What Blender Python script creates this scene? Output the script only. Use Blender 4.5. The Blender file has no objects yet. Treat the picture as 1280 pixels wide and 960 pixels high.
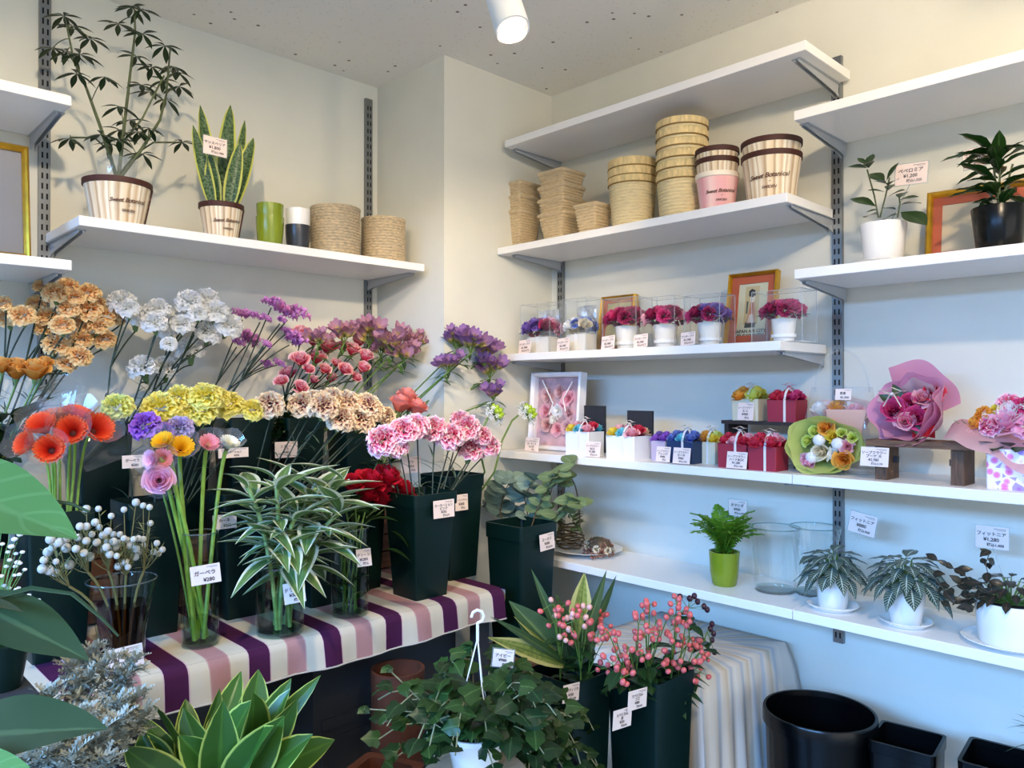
import bpy, math, random
from math import sin, cos, pi, radians, hypot, atan2, sqrt
from mathutils import Vector, Matrix, noise

S = bpy.context.scene
COL = S.collection
V = Vector

# ---------------------------------------------------------------- camera
CAM = V((0, 0, 1.5)); FPX = 966.0; YAW = radians(45.87); PITCH = radians(0.455)
cd = bpy.data.cameras.new('camera'); cam = bpy.data.objects.new('camera', cd); COL.objects.link(cam)
cam.location = CAM; cam.rotation_euler = (pi/2 + PITCH, 0, YAW - pi/2)
cd.sensor_width = 36; cd.lens = FPX/1280*36; cd.clip_start = 0.02
S.camera = cam

# ---------------------------------------------------------------- light
w = bpy.data.worlds.new('sky'); S.world = w; w.use_nodes = True
bg = w.node_tree.nodes['Background']; bg.inputs[0].default_value = (0.86, 0.93, 1.0, 1); bg.inputs[1].default_value = 0.7
S.view_settings.view_transform = 'Standard'; S.view_settings.look = 'None'
S.view_settings.exposure = 0.06; S.view_settings.gamma = 1.0; S.view_settings.use_curve_mapping = False

def area_light(name, loc, rot, sx, sy, power, col):
    l = bpy.data.lights.new(name, 'AREA'); l.shape = 'RECTANGLE'; l.size = sx; l.size_y = sy
    l.energy = power; l.color = col
    o = bpy.data.objects.new(name, l); COL.objects.link(o); o.location = loc; o.rotation_euler = rot
    return o
# blue sky seen from inside through the glass shopfront behind the photographer: high up, so it falls on the lower walls
area_light('sky_over_street', (-3.75, .1, 3.5), (0, radians(-60), 0), 2.3, 5.0, 1900, (0.165, 0.45, 1.0))
area_light('side_fill', (0.4, -2.02, 1.45), (radians(90), 0, 0), 2.6, 1.9, 20, (1.0, 0.97, 0.9))  # added fill: lights the left wall and the flowers from the front

# ---------------------------------------------------------------- pixel helpers (1280 x 960 frame)
_f = V((cos(PITCH)*cos(YAW), cos(PITCH)*sin(YAW), sin(PITCH)))
_r = V((sin(YAW), -cos(YAW), 0)); _u = _r.cross(_f)
def ray(x, y): return _f + _r*((x-640)/FPX) - _u*((y-480)/FPX)
def at(x, y, d): return CAM + ray(x, y)*d
def onX(x, y, c): r = ray(x, y); return CAM + r*(c/r.x)
def onY(x, y, c): r = ray(x, y); return CAM + r*(c/r.y)
def onZ(x, y, c): r = ray(x, y); return CAM + r*((c-1.5)/r.z)
def depth(p): return (V(p)-CAM).dot(_f)
def mpp(p): return depth(p)/FPX
TOCAM = -_f

# ---------------------------------------------------------------- materials
MATS = {}
def _new(name):
    m = bpy.data.materials.new(name); m.use_nodes = True
    nt = m.node_tree; b = nt.nodes['Principled BSDF']; o = nt.nodes['Material Output']
    MATS[name] = m
    return m, nt, b, o
def srgb(c):
    if isinstance(c, str):
        c = [int(c[i:i+2], 16)/255 for i in (0, 2, 4)]
    return tuple(((x/12.92) if x <= .04045 else ((x+.055)/1.055)**2.4) for x in c[:3]) + (1,)
def N(nt, t, **kw):
    n = nt.nodes.new(t)
    for k, v in kw.items(): setattr(n, k, v)
    return n
def ramp(nt, stops, interp='LINEAR'):
    n = N(nt, 'ShaderNodeValToRGB'); r = n.color_ramp; r.interpolation = interp
    while len(r.elements) < len(stops): r.elements.new(0.5)
    for e, (p, c) in zip(r.elements, stops): e.position = p; e.color = srgb(c)
    return n
def mat(name, col, rough=.5, metal=0, var=0, vscale=30, bump=0, bscale=200, spec=.5, stretch=None):
    if name in MATS: return MATS[name]
    m, nt, b, o = _new(name)
    b.inputs['Base Color'].default_value = srgb(col); b.inputs['Roughness'].default_value = rough
    b.inputs['Metallic'].default_value = metal; b.inputs['Specular IOR Level'].default_value = spec
    co = None
    if var or bump:
        co = N(nt, 'ShaderNodeTexCoord').outputs['Object']
        if stretch:
            mp = N(nt, 'ShaderNodeMapping'); mp.inputs['Scale'].default_value = stretch
            nt.links.new(co, mp.inputs[0]); co = mp.outputs[0]
    if var:
        n = N(nt, 'ShaderNodeTexNoise'); n.inputs['Scale'].default_value = vscale; n.inputs['Detail'].default_value = 4
        nt.links.new(co, n.inputs['Vector'])
        c = srgb(col); lo = [max(0, x*(1-var)) for x in c[:3]]; hi = [min(1, x*(1+var)) for x in c[:3]]
        rp = N(nt, 'ShaderNodeValToRGB'); rp.color_ramp.elements[0].position = .3; rp.color_ramp.elements[1].position = .7
        rp.color_ramp.elements[0].color = (*lo, 1); rp.color_ramp.elements[1].color = (*hi, 1)
        nt.links.new(n.outputs[0], rp.inputs[0]); nt.links.new(rp.outputs[0], b.inputs['Base Color'])
    if bump:
        n = N(nt, 'ShaderNodeTexNoise'); n.inputs['Scale'].default_value = bscale; n.inputs['Detail'].default_value = 3
        nt.links.new(co, n.inputs['Vector'])
        bp = N(nt, 'ShaderNodeBump'); bp.inputs['Strength'].default_value = bump; bp.inputs['Distance'].default_value = .004
        nt.links.new(n.outputs[0], bp.inputs['Height']); nt.links.new(bp.outputs[0], b.inputs['Normal'])
    return m
def soft(nt, b, o, colsock, tr):
    """mixes a translucent lobe in, for petals, leaves and paper"""
    t = N(nt, 'ShaderNodeBsdfTranslucent'); mx = N(nt, 'ShaderNodeMixShader'); mx.inputs[0].default_value = tr
    nt.links.new(colsock, t.inputs[0]); nt.links.new(colsock, b.inputs['Base Color'])
    nt.links.new(b.outputs[0], mx.inputs[1]); nt.links.new(t.outputs[0], mx.inputs[2]); nt.links.new(mx.outputs[0], o.inputs[0])
def petal(name, stops, tr=.3, rough=.6, mottled=0, interp='LINEAR'):
    """colour runs from the base (v=0) to the rim (v=1) of a petal"""
    if name in MATS: return MATS[name]
    m, nt, b, o = _new(name); b.inputs['Roughness'].default_value = rough; b.inputs['Specular IOR Level'].default_value = .25
    uv = N(nt, 'ShaderNodeUVMap'); sp = N(nt, 'ShaderNodeSeparateXYZ'); nt.links.new(uv.outputs[0], sp.inputs[0])
    val = sp.outputs[1]
    oi = N(nt, 'ShaderNodeTexCoord')
    if mottled:
        n = N(nt, 'ShaderNodeTexNoise'); n.inputs['Scale'].default_value = 3.2; n.inputs['Detail'].default_value = 2
        nt.links.new(oi.outputs['Object'], n.inputs['Vector'])
        ma = N(nt, 'ShaderNodeMath', operation='MULTIPLY_ADD'); nt.links.new(n.outputs[0], ma.inputs[0])
        ma.inputs[1].default_value = mottled*2; ma.inputs[2].default_value = -mottled
        ad = N(nt, 'ShaderNodeMath', operation='ADD'); nt.links.new(val, ad.inputs[0]); nt.links.new(ma.outputs[0], ad.inputs[1]); val = ad.outputs[0]
    r = ramp(nt, stops, interp); nt.links.new(val, r.inputs[0])
    soft(nt, b, o, r.outputs[0], tr)
    return m
def leaf(name, centre, edge=None, edgepos=.82, vein=None, veinscale=0, tr=.18, rough=.4, mottle=0, base=None):
    """leaf colour by the distance from the midrib (u) with an optional margin, midrib and side veins"""
    if name in MATS: return MATS[name]
    m, nt, b, o = _new(name); b.inputs['Roughness'].default_value = rough; b.inputs['Specular IOR Level'].default_value = .4
    uv = N(nt, 'ShaderNodeUVMap'); sp = N(nt, 'ShaderNodeSeparateXYZ'); nt.links.new(uv.outputs[0], sp.inputs[0])
    d = N(nt, 'ShaderNodeMath', operation='SUBTRACT'); nt.links.new(sp.outputs[0], d.inputs[0]); d.inputs[1].default_value = .5
    a = N(nt, 'ShaderNodeMath', operation='ABSOLUTE'); nt.links.new(d.outputs[0], a.inputs[0])
    k = N(nt, 'ShaderNodeMath', operation='MULTIPLY'); nt.links.new(a.outputs[0], k.inputs[0]); k.inputs[1].default_value = 2
    edge = edge or centre; vein = vein or centre
    n = N(nt, 'ShaderNodeTexNoise'); n.inputs['Scale'].default_value = 6; nt.links.new(uv.outputs[0], n.inputs['Vector'])
    k2 = N(nt, 'ShaderNodeMath', operation='MULTIPLY_ADD'); nt.links.new(n.outputs[0], k2.inputs[0]); k2.inputs[1].default_value = .16
    nt.links.new(k.outputs[0], k2.inputs[2])
    sub = N(nt, 'ShaderNodeMath', operation='SUBTRACT'); nt.links.new(k2.outputs[0], sub.inputs[0]); sub.inputs[1].default_value = .08
    r = ramp(nt, [(0, vein), (.05, vein), (.12, centre), (max(.13, edgepos-.06), centre), (edgepos+.02, edge), (1, edge)])
    nt.links.new(sub.outputs[0], r.inputs[0]); colr = r.outputs[0]
    if veinscale:
        # side veins run forward from the midrib
        y = N(nt, 'ShaderNodeMath', operation='MULTIPLY_ADD'); nt.links.new(k.outputs[0], y.inputs[0]); y.inputs[1].default_value = -.16
        nt.links.new(sp.outputs[1], y.inputs[2])
        sc = N(nt, 'ShaderNodeMath', operation='MULTIPLY'); nt.links.new(y.outputs[0], sc.inputs[0]); sc.inputs[1].default_value = veinscale
        fr = N(nt, 'ShaderNodeMath', operation='FRACT'); nt.links.new(sc.outputs[0], fr.inputs[0])
        lt = N(nt, 'ShaderNodeMath', operation='LESS_THAN'); nt.links.new(fr.outputs[0], lt.inputs[0]); lt.inputs[1].default_value = .16
        mx = N(nt, 'ShaderNodeMix', data_type='RGBA'); nt.links.new(lt.outputs[0], mx.inputs[0]); nt.links.new(colr, mx.inputs[6])
        mx.inputs[7].default_value = srgb(vein); colr = mx.outputs[2]
    if mottle:
        n2 = N(nt, 'ShaderNodeTexNoise'); n2.inputs['Scale'].default_value = mottle; mp = N(nt, 'ShaderNodeMapping')
        mp.inputs['Scale'].default_value = (.5, 3, 1); nt.links.new(uv.outputs[0], mp.inputs[0]); nt.links.new(mp.outputs[0], n2.inputs['Vector'])
        rr = ramp(nt, [(.42, '000000'), (.58, 'ffffff')]); nt.links.new(n2.outputs[0], rr.inputs[0])
        ml = N(nt, 'ShaderNodeMath', operation='MULTIPLY'); ml.inputs[1].default_value = .65; nt.links.new(rr.outputs[0], ml.inputs[0])
        lt = N(nt, 'ShaderNodeMath', operation='LESS_THAN'); nt.links.new(sub.outputs[0], lt.inputs[0]); lt.inputs[1].default_value = edgepos-.05
        m3 = N(nt, 'ShaderNodeMath', operation='MULTIPLY'); nt.links.new(ml.outputs[0], m3.inputs[0]); nt.links.new(lt.outputs[0], m3.inputs[1])
        mx = N(nt, 'ShaderNodeMix', data_type='RGBA'); nt.links.new(m3.outputs[0], mx.inputs[0]); nt.links.new(colr, mx.inputs[6])
        mx.inputs[7].default_value = srgb(base or vein); colr = mx.outputs[2]
    soft(nt, b, o, colr, tr)
    return m
def clear(name, tint='ffffff', gloss=1.0, rough=.03, ior=1.45, haze=0):
    """thin glass or film: transparent with a Fresnel reflection"""
    if name in MATS: return MATS[name]
    m, nt, b, o = _new(name); nt.nodes.remove(b)
    t = N(nt, 'ShaderNodeBsdfTransparent'); t.inputs[0].default_value = srgb(tint)
    g = N(nt, 'ShaderNodeBsdfGlossy'); g.inputs['Roughness'].default_value = rough; g.inputs[0].default_value = (gloss, gloss, gloss, 1)
    f = N(nt, 'ShaderNodeFresnel'); ge = N(nt, 'ShaderNodeNewGeometry')      # same reflection from both sides of the film
    e = N(nt, 'ShaderNodeMath', operation='MULTIPLY_ADD'); nt.links.new(ge.outputs['Backfacing'], e.inputs[0]); e.inputs[1].default_value = -2; e.inputs[2].default_value = 1
    pw = N(nt, 'ShaderNodeMath', operation='POWER'); pw.inputs[0].default_value = ior; nt.links.new(e.outputs[0], pw.inputs[1]); nt.links.new(pw.outputs[0], f.inputs[0])
    mx = N(nt, 'ShaderNodeMixShader'); nt.links.new(f.outputs[0], mx.inputs[0]); nt.links.new(t.outputs[0], mx.inputs[1]); nt.links.new(g.outputs[0], mx.inputs[2])
    out = mx.outputs[0]
    if haze:
        d = N(nt, 'ShaderNodeBsdfDiffuse'); d.inputs[0].default_value = (.9, .92, .95, 1)
        m2 = N(nt, 'ShaderNodeMixShader'); m2.inputs[0].default_value = haze; nt.links.new(out, m2.inputs[1]); nt.links.new(d.outputs[0], m2.inputs[2]); out = m2.outputs[0]
    nt.links.new(out, o.inputs[0])
    return m
def uvstripes(name, stops, scale=1, axis=0, rough=.7, interp='CONSTANT', noise_amt=0, tr=0, weave=0):
    if name in MATS: return MATS[name]
    m, nt, b, o = _new(name); b.inputs['Roughness'].default_value = rough; b.inputs['Specular IOR Level'].default_value = .2
    uv = N(nt, 'ShaderNodeUVMap'); sp = N(nt, 'ShaderNodeSeparateXYZ'); nt.links.new(uv.outputs[0], sp.inputs[0])
    val = sp.outputs[axis]
    mu = N(nt, 'ShaderNodeMath', operation='MULTIPLY'); nt.links.new(val, mu.inputs[0]); mu.inputs[1].default_value = scale; val = mu.outputs[0]
    if noise_amt:
        n = N(nt, 'ShaderNodeTexNoise'); n.inputs['Scale'].default_value = 14; nt.links.new(uv.outputs[0], n.inputs['Vector'])
        q = N(nt, 'ShaderNodeMath', operation='MULTIPLY_ADD'); nt.links.new(n.outputs[0], q.inputs[0]); q.inputs[1].default_value = noise_amt; nt.links.new(val, q.inputs[2]); val = q.outputs[0]
    fr = N(nt, 'ShaderNodeMath', operation='FRACT'); nt.links.new(val, fr.inputs[0])
    r = ramp(nt, stops, interp); nt.links.new(fr.outputs[0], r.inputs[0])
    nt.links.new(r.outputs[0], b.inputs['Base Color'])
    if weave:
        n = N(nt, 'ShaderNodeTexNoise'); n.inputs['Scale'].default_value = weave
        tc = N(nt, 'ShaderNodeTexCoord'); nt.links.new(tc.outputs['Object'], n.inputs['Vector'])
        bp = N(nt, 'ShaderNodeBump'); bp.inputs['Strength'].default_value = .15; bp.inputs['Distance'].default_value = .003
        nt.links.new(n.outputs[0], bp.inputs['Height']); nt.links.new(bp.outputs[0], b.inputs['Normal'])
    return m

# ---------------------------------------------------------------- mesh building
class MB:
    def __init__(s): s.v = []; s.f = []; s.uv = []
    def add(s, vs, fs, uvs=None, M=None):
        o = len(s.v)
        s.v += [tuple(M @ V(p)) if M else tuple(p) for p in vs]
        s.uv += uvs if uvs else [(0, 0)]*len(vs)
        s.f += [tuple(i+o for i in f) for f in fs]
        return s
    def box(s, x0, y0, z0, x1, y1, z1, M=None):
        vs = [(x, y, z) for z in (z0, z1) for y in (y0, y1) for x in (x0, x1)]
        fs = [(0, 2, 3, 1), (4, 5, 7, 6), (0, 1, 5, 4), (2, 6, 7, 3), (0, 4, 6, 2), (1, 3, 7, 5)]
        return s.add(vs, fs, [(p[0], p[2]) for p in vs], M)
    def grid(s, fn, nu, nv, M=None, closeu=False):
        vs = []; uvs = []
        for j in range(nv+1):
            for i in range(nu+1):
                u, v = i/nu, j/nv
                vs.append(fn(u, v)); uvs.append((u, v))
        fs = [(j*(nu+1)+i, j*(nu+1)+i+1, (j+1)*(nu+1)+i+1, (j+1)*(nu+1)+i) for j in range(nv) for i in range(nu)]
        return s.add(vs, fs, uvs, M)
    def lathe(s, prof, n=24, M=None, cap0=False, cap1=False, uvscale=1):
        vs = []; uvs = []; L = 0; k = len(prof)
        for j, (r, z) in enumerate(prof):
            if j: L += hypot(r-prof[j-1][0], z-prof[j-1][1])
            for i in range(n+1):
                a = 2*pi*i/n
                vs.append((r*cos(a), r*sin(a), z)); uvs.append((i/n, L*uvscale))
        fs = [(j*(n+1)+i, j*(n+1)+i+1, (j+1)*(n+1)+i+1, (j+1)*(n+1)+i) for j in range(k-1) for i in range(n)]
        if cap0: fs.append(tuple(range(n-1, -1, -1)))
        if cap1: fs.append(tuple((k-1)*(n+1)+i for i in range(n)))
        return s.add(vs, fs, uvs, M)
    def loft(s, rings, cr=.15, nc=3, cap0=True, cap1=False, M=None, sub=1):
        """rounded-rectangle rings (half x, half y, z); cr = corner radius as a share of the half width"""
        def ring(hx, hy):
            r = cr*min(hx, hy); pts = []
            for q, (sx, sy) in enumerate(((1, 1), (-1, 1), (-1, -1), (1, -1))):
                for i in range(nc+1):
                    a = pi/2*(q + i/nc)
                    pts.append((sx*(hx-r)+r*cos(a), sy*(hy-r)+r*sin(a)))
                if sub > 1:
                    nxt = [(-1, 1), (-1, -1), (1, -1), (1, 1)][q]; a = pi/2*(q+1)
                    p0 = pts[-1]; p1 = (nxt[0]*(hx-r)+r*cos(a), nxt[1]*(hy-r)+r*sin(a))
                    pts += [(p0[0]+(p1[0]-p0[0])*t/sub, p0[1]+(p1[1]-p0[1])*t/sub) for t in range(1, sub)]
            return pts
        vs = []; uvs = []
        for k, (hx, hy, z) in enumerate(rings):
            rp = ring(hx, hy); n = len(rp)
            vs += [(x, y, z) for x, y in rp]; uvs += [(i/n, z) for i in range(n)]
        fs = [(k*n+i, k*n+(i+1) % n, (k+1)*n+(i+1) % n, (k+1)*n+i) for k in range(len(rings)-1) for i in range(n)]
        if cap0: fs.append(tuple(range(n-1, -1, -1)))
        if cap1: fs.append(tuple((len(rings)-1)*n+i for i in range(n)))
        return s.add(vs, fs, uvs, M)
    def tube(s, pts, r, n=6, M=None, cap=True):
        pts = [V(p) for p in pts]; k = len(pts)
        rs = r if isinstance(r, (list, tuple)) else [r]*k
        vs = []; uvs = []
        side = None
        for j, p in enumerate(pts):
            t = (pts[min(j+1, k-1)] - pts[max(j-1, 0)])
            t = t.normalized() if t.length > 1e-9 else V((0, 0, 1))
            if side is None: side = t.orthogonal().normalized()
            side = (side - t*side.dot(t)); side = side.normalized() if side.length > 1e-6 else t.orthogonal().normalized()
            b = t.cross(side)
            for i in range(n):
                a = 2*pi*i/n; vs.append(p + (side*cos(a) + b*sin(a))*rs[j]); uvs.append((i/n, j/max(1, k-1)))
        fs = [(j*n+i, j*n+(i+1) % n, (j+1)*n+(i+1) % n, (j+1)*n+i) for j in range(k-1) for i in range(n)]
        if cap: fs += [tuple(range(n-1, -1, -1)), tuple((k-1)*n+i for i in range(n))]
        return s.add(vs, fs, uvs, M)
    def prism(s, poly, h, M=None):
        n = len(poly)
        vs = [(x, y, 0) for x, y in poly] + [(x, y, h) for x, y in poly]
        fs = [tuple(range(n-1, -1, -1)), tuple(range(n, 2*n))] + [(i, (i+1) % n, n+(i+1) % n, n+i) for i in range(n)]
        return s.add(vs, fs, [(p[0], p[1]) for p in vs], M)
    def ball(s, r, n=8, m=5, M=None, sz=1):
        prof = [(max(1e-5, r*sin(pi*i/m)), -r*sz*cos(pi*i/m)) for i in range(m+1)]
        return s.lathe(prof, n, M)
    def mesh(s, name, material, smooth=True, angle=40):
        me = bpy.data.meshes.new(name); me.from_pydata(s.v, [], s.f)
        uvl = me.uv_layers.new(name='UVMap')
        li = [0]*len(me.loops); me.loops.foreach_get('vertex_index', li)
        flat = []
        for i in li: flat += s.uv[i]
        uvl.data.foreach_set('uv', flat)
        if material: me.materials.append(material)
        if smooth:
            me.polygons.foreach_set('use_smooth', [True]*len(me.polygons))
            if angle: me.set_sharp_from_angle(angle=radians(angle))
        me.validate(); me.update()
        return me
def obj(name, mb, material=None, parent=None, loc=None, M=None, smooth=True, angle=40):
    me = mb.mesh(name, material, smooth, angle) if isinstance(mb, MB) else mb
    o = bpy.data.objects.new(name, me); COL.objects.link(o)
    if parent: o.parent = parent
    if M is not None: o.matrix_basis = M
    elif loc is not None: o.location = loc
    return o
LABELS = {}
def tag(o, label, cat, group=None):
    o['label'] = label; o['category'] = cat
    if group: o['group'] = group
    return o
def thing(name, label, cat, loc=(0, 0, 0), rotz=0, group=None):
    o = bpy.data.objects.new(name, None); COL.objects.link(o); o.empty_display_size = .02
    o.location = loc; o.rotation_euler = (0, 0, rotz)
    return tag(o, label, cat, group)
def struct(name, mb, material, smooth=False):
    o = obj(name, mb, material, smooth=smooth); o['kind'] = 'structure'; return o
def frame(pos, d, up=(0, 0, 1), s=1.0):
    """matrix whose x axis is d, z axis as near up as can be"""
    x = V(d).normalized(); z = V(up) - x*V(up).dot(x)
    z = z.normalized() if z.length > 1e-4 else x.orthogonal().normalized()
    y = z.cross(x); sx = s if isinstance(s, (tuple, list)) else (s, s, s)
    M = Matrix(((x.x*sx[0], y.x*sx[1], z.x*sx[2], 0), (x.y*sx[0], y.y*sx[1], z.y*sx[2], 0), (x.z*sx[0], y.z*sx[1], z.z*sx[2], 0), (0, 0, 0, 1)))
    M.translation = V(pos); return M
def zframe(pos, d, s=1.0, spin=0):
    """matrix whose z axis is d"""
    z = V(d).normalized(); x = z.orthogonal().normalized(); x = Matrix.Rotation(spin, 3, z) @ x; y = z.cross(x)
    sx = s if isinstance(s, (tuple, list)) else (s, s, s)
    M = Matrix(((x.x*sx[0], y.x*sx[1], z.x*sx[2], 0), (x.y*sx[0], y.y*sx[1], z.y*sx[2], 0), (x.z*sx[0], y.z*sx[1], z.z*sx[2], 0), (0, 0, 0, 1)))
    M.translation = V(pos); return M
def bez(a, b, c, n=8):
    a, b, c = V(a), V(b), V(c)
    return [a*(1-t)**2 + b*2*t*(1-t) + c*t*t for t in (i/n for i in range(n+1))]
ORD = ['first', 'second', 'third', 'fourth', 'fifth', 'sixth', 'seventh', 'eighth', 'ninth', 'tenth', 'eleventh', 'twelfth', 'thirteenth', 'fourteenth', 'fifteenth', 'sixteenth']

# ---------------------------------------------------------------- common materials
M_wall = mat('white_wallpaper', 'dddcd0', .85, var=.03, vscale=6, bump=.12, bscale=500, spec=.2)
M_board = mat('white_melamine', 'f3f0ec', .32, spec=.5)
M_steel = mat('galvanised_steel', '8b8e90', .3, .85)
M_hole = mat('dark_slot', '17181a', .9)
M_green = mat('dark_green_plastic', '051d19', .36, spec=.3)
M_black = mat('black_plastic', '040506', .24, spec=.3)
M_glass = clear('vase_glass', 'eef6f3', 1.0)
M_film = clear('clear_film', 'f6f9fb', .9, .08, 1.5, haze=.06)
M_box = clear('clear_box_plastic', 'fbfdfe', .9, .05, 1.3, haze=.04)
M_water = clear('vase_water', 'dfeadf', .9, .02, 1.33)
M_stemg = mat('green_stem', '5d7d33', .5, var=.2, vscale=60)
M_stemd = mat('dark_stem', '2b3a2b', .6, var=.2, vscale=60)
M_twig = mat('brown_twig', '5b4a33', .7, var=.2, vscale=80)
M_soil = mat('potting_soil', '2a211a', .95, var=.4, vscale=200, bump=.6, bscale=300)
M_white = mat('white_ceramic', 'f1eee9', .25)
M_card = mat('card_paper', 'f0dcd2', .7)
M_ink = mat('ink', '3a2b2c', .7)
M_paper = mat('white_paper', 'f4f2ef', .7)
# ================================================================ structure
XR = 1.925; YL = 2.14; XP = 1.455; YP = 1.79; ZC = 2.5; ZF = 0.1; X0 = -1.7; Y0 = -1.95
struct('wall_right', MB().box(XR, Y0-.1, ZF-.1, XR+.1, YL+.1, ZC+.1), M_wall)
struct('wall_left', MB().box(X0-.1, YL, ZF-.1, XR, YL+.1, ZC+.1), M_wall)
struct('trim_1', MB().box(XP, YP, ZF, XR-.0005, YL-.0005, ZC), M_wall)          # boxed-in pillar in the corner
m, nt, b, o = _new('speckled_ceiling_board'); b.inputs['Roughness'].default_value = .9; b.inputs['Specular IOR Level'].default_value = .1
tc = N(nt, 'ShaderNodeTexCoord')
vo = N(nt, 'ShaderNodeTexVoronoi'); vo.inputs['Scale'].default_value = 17; vo.inputs['Randomness'].default_value = .95; nt.links.new(tc.outputs['Object'], vo.inputs['Vector'])
rp = ramp(nt, [(0, '746656'), (.07, '857867'), (.10, 'f1ede2'), (1, 'f1ede2')]); nt.links.new(vo.outputs['Distance'], rp.inputs[0])
vo2 = N(nt, 'ShaderNodeTexVoronoi'); vo2.inputs['Scale'].default_value = 60; nt.links.new(tc.outputs['Object'], vo2.inputs['Vector'])
rp2 = ramp(nt, [(0, 'd8d2c8'), (.12, 'f4f1ec'), (.2, 'ffffff')]); nt.links.new(vo2.outputs['Distance'], rp2.inputs[0])
mx = N(nt, 'ShaderNodeMix', data_type='RGBA', blend_type='MULTIPLY'); mx.inputs[0].default_value = 1
nt.links.new(rp.outputs[0], mx.inputs[6]); nt.links.new(rp2.outputs[0], mx.inputs[7]); nt.links.new(mx.outputs[2], b.inputs['Base Color'])
struct('ceiling', MB().box(X0-.1, Y0-.1, ZC, XR, YL, ZC+.1), m)
M_floor = mat('grey_vinyl_floor', '6e6a66', .5, var=.15, vscale=8)
struct('floor', MB().box(X0-.1, Y0-.1, ZF-.1, XR, YL, ZF), M_floor)
# shopfront (behind the camera) with its glass, and the low side window
fw = MB()
fw.box(X0-.1, Y0, 2.35, X0, YL, ZC); fw.box(X0-.1, Y0, ZF, X0, Y0+.25, 2.35); fw.box(X0-.1, YL-.3, ZF, X0, YL, 2.35); fw.box(X0-.1, Y0+.25, ZF, X0, YL-.3, .2)
struct('wall_front', fw, M_wall)
M_alu = mat('window_aluminium', 'b9bcbe', .4, .6)
fr = MB()
for y in (Y0+.25, -.5, .7, YL-.34): fr.box(X0-.07, y, .2, X0-.02, y+.04, 2.35)
fr.box(X0-.07, Y0+.25, .2, X0-.02, YL-.3, .24); fr.box(X0-.07, Y0+.25, 2.31, X0-.02, YL-.3, 2.35)
win = struct('window_1', fr, M_alu)
obj('pane', MB().box(X0-.047, Y0+.29, .24, X0-.043, YL-.34, 2.31), clear('window_glass', 'ffffff', 1, .02, 1.3), win)
sw = MB()
sw.box(X0, Y0-.1, ZF, -.95, Y0, ZC); sw.box(1.75, Y0-.1, ZF, XR, Y0, ZC); sw.box(-.95, Y0-.1, 2.45, 1.75, Y0, ZC); sw.box(-.95, Y0-.1, ZF, 1.75, Y0, .45)
struct('wall_side', sw, M_wall)
fr2 = MB()
for x in (-.95, .38, 1.71): fr2.box(x, Y0-.07, .45, x+.04, Y0-.02, 2.45)
fr2.box(-.95, Y0-.07, .45, 1.75, Y0-.02, .49); fr2.box(-.95, Y0-.07, 2.41, 1.75, Y0-.02, 2.45)
win2 = struct('window_2', fr2, M_alu)
obj('pane', MB().box(-.91, Y0-.047, .49, 1.71, Y0-.043, 2.41), MATS['window_glass'], win2)

# ================================================================ track spotlights and added fill lamps (warm)
M_lampw = mat('white_lamp_enamel', 'f0eee9', .35)
em, nt, b, o = _new('lamp_lens'); b.inputs['Base Color'].default_value = srgb('fff3df'); b.inputs['Emission Color'].default_value = srgb('ffe9cc'); b.inputs['Emission Strength'].default_value = 1.1
def spotlight(label, foot, mouth, aim, power, size, blend=.6, track=None):
    foot, mouth = V(foot), V(mouth)
    t = thing('ceiling_spotlight', label, 'spotlight', foot)
    d = (mouth-foot).normalized(); L = (mouth-foot).length
    obj('base_plate', MB().lathe([(.001, 0), (.03, 0), (.03, -.014), (.001, -.014)], 20), M_lampw, t, M=Matrix.Translation(V((foot.x, foot.y, ZC))-foot))
    obj('arm', MB().tube([V((0, 0, ZC))-V((0, 0, foot.z)), d*.02], .008, 8), M_lampw, t)
    hd = MB().lathe([(.001, 0), (.024, .001), (.030, .006), (.030, L), (.027, L), (.026, L-.012), (.001, L-.0125)], 28)
    ho = obj('housing', hd, M_lampw, t, M=zframe((0, 0, 0), d), angle=30)
    obj('lens', MB().lathe([(.001, L-.008), (.0255, L-.008)], 24), em, ho)
    l = bpy.data.lights.new('lamp_beam', 'SPOT'); l.energy = power; l.color = (1.0, .79, .54); l.spot_size = radians(size); l.spot_blend = blend; l.shadow_soft_size = .03
    lo = bpy.data.objects.new('lamp_beam', l); COL.objects.link(lo); lo.location = mouth + d*.012
    lo.rotation_euler = (V(aim)-mouth).to_track_quat('-Z', 'Y').to_euler()
    return t
SPOTD = 1.32
mouth = at(641, 37, SPOTD)
spotlight('white cylindrical ceiling spotlight, the only lamp in view', at(622, -22, SPOTD+.04), mouth, (1.72, 1.9, 1.45), 31, 70)
spotlight('white ceiling spotlight of the track beyond the frame, towards the right shelves', (1.0, .1, 2.44), (1.06, .13, 2.36), (1.92, .45, 2.15), 13, 85)
spotlight('white ceiling spotlight of the track beyond the frame, above the photographer', (.55, -.1, 2.44), (.6, -.04, 2.36), (1.8, 1.0, 1.75), 38, 95)
spotlight('added white ceiling spotlight out of view, warm fill over the flower table', (.2, .75, 2.44), (.25, .81, 2.36), (.62, 1.95, 1.35), 44, 98)  # unseen lamp, added to put warm light on the flowers and left wall
spotlight('added white ceiling spotlight out of view, wide warm fill for the room', (-.5, -.5, 2.44), (-.5, -.5, 2.34), (-.6, -.6, 0), 40, 150)  # unseen lamp with a very wide cone, added as warm ambient light
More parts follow.
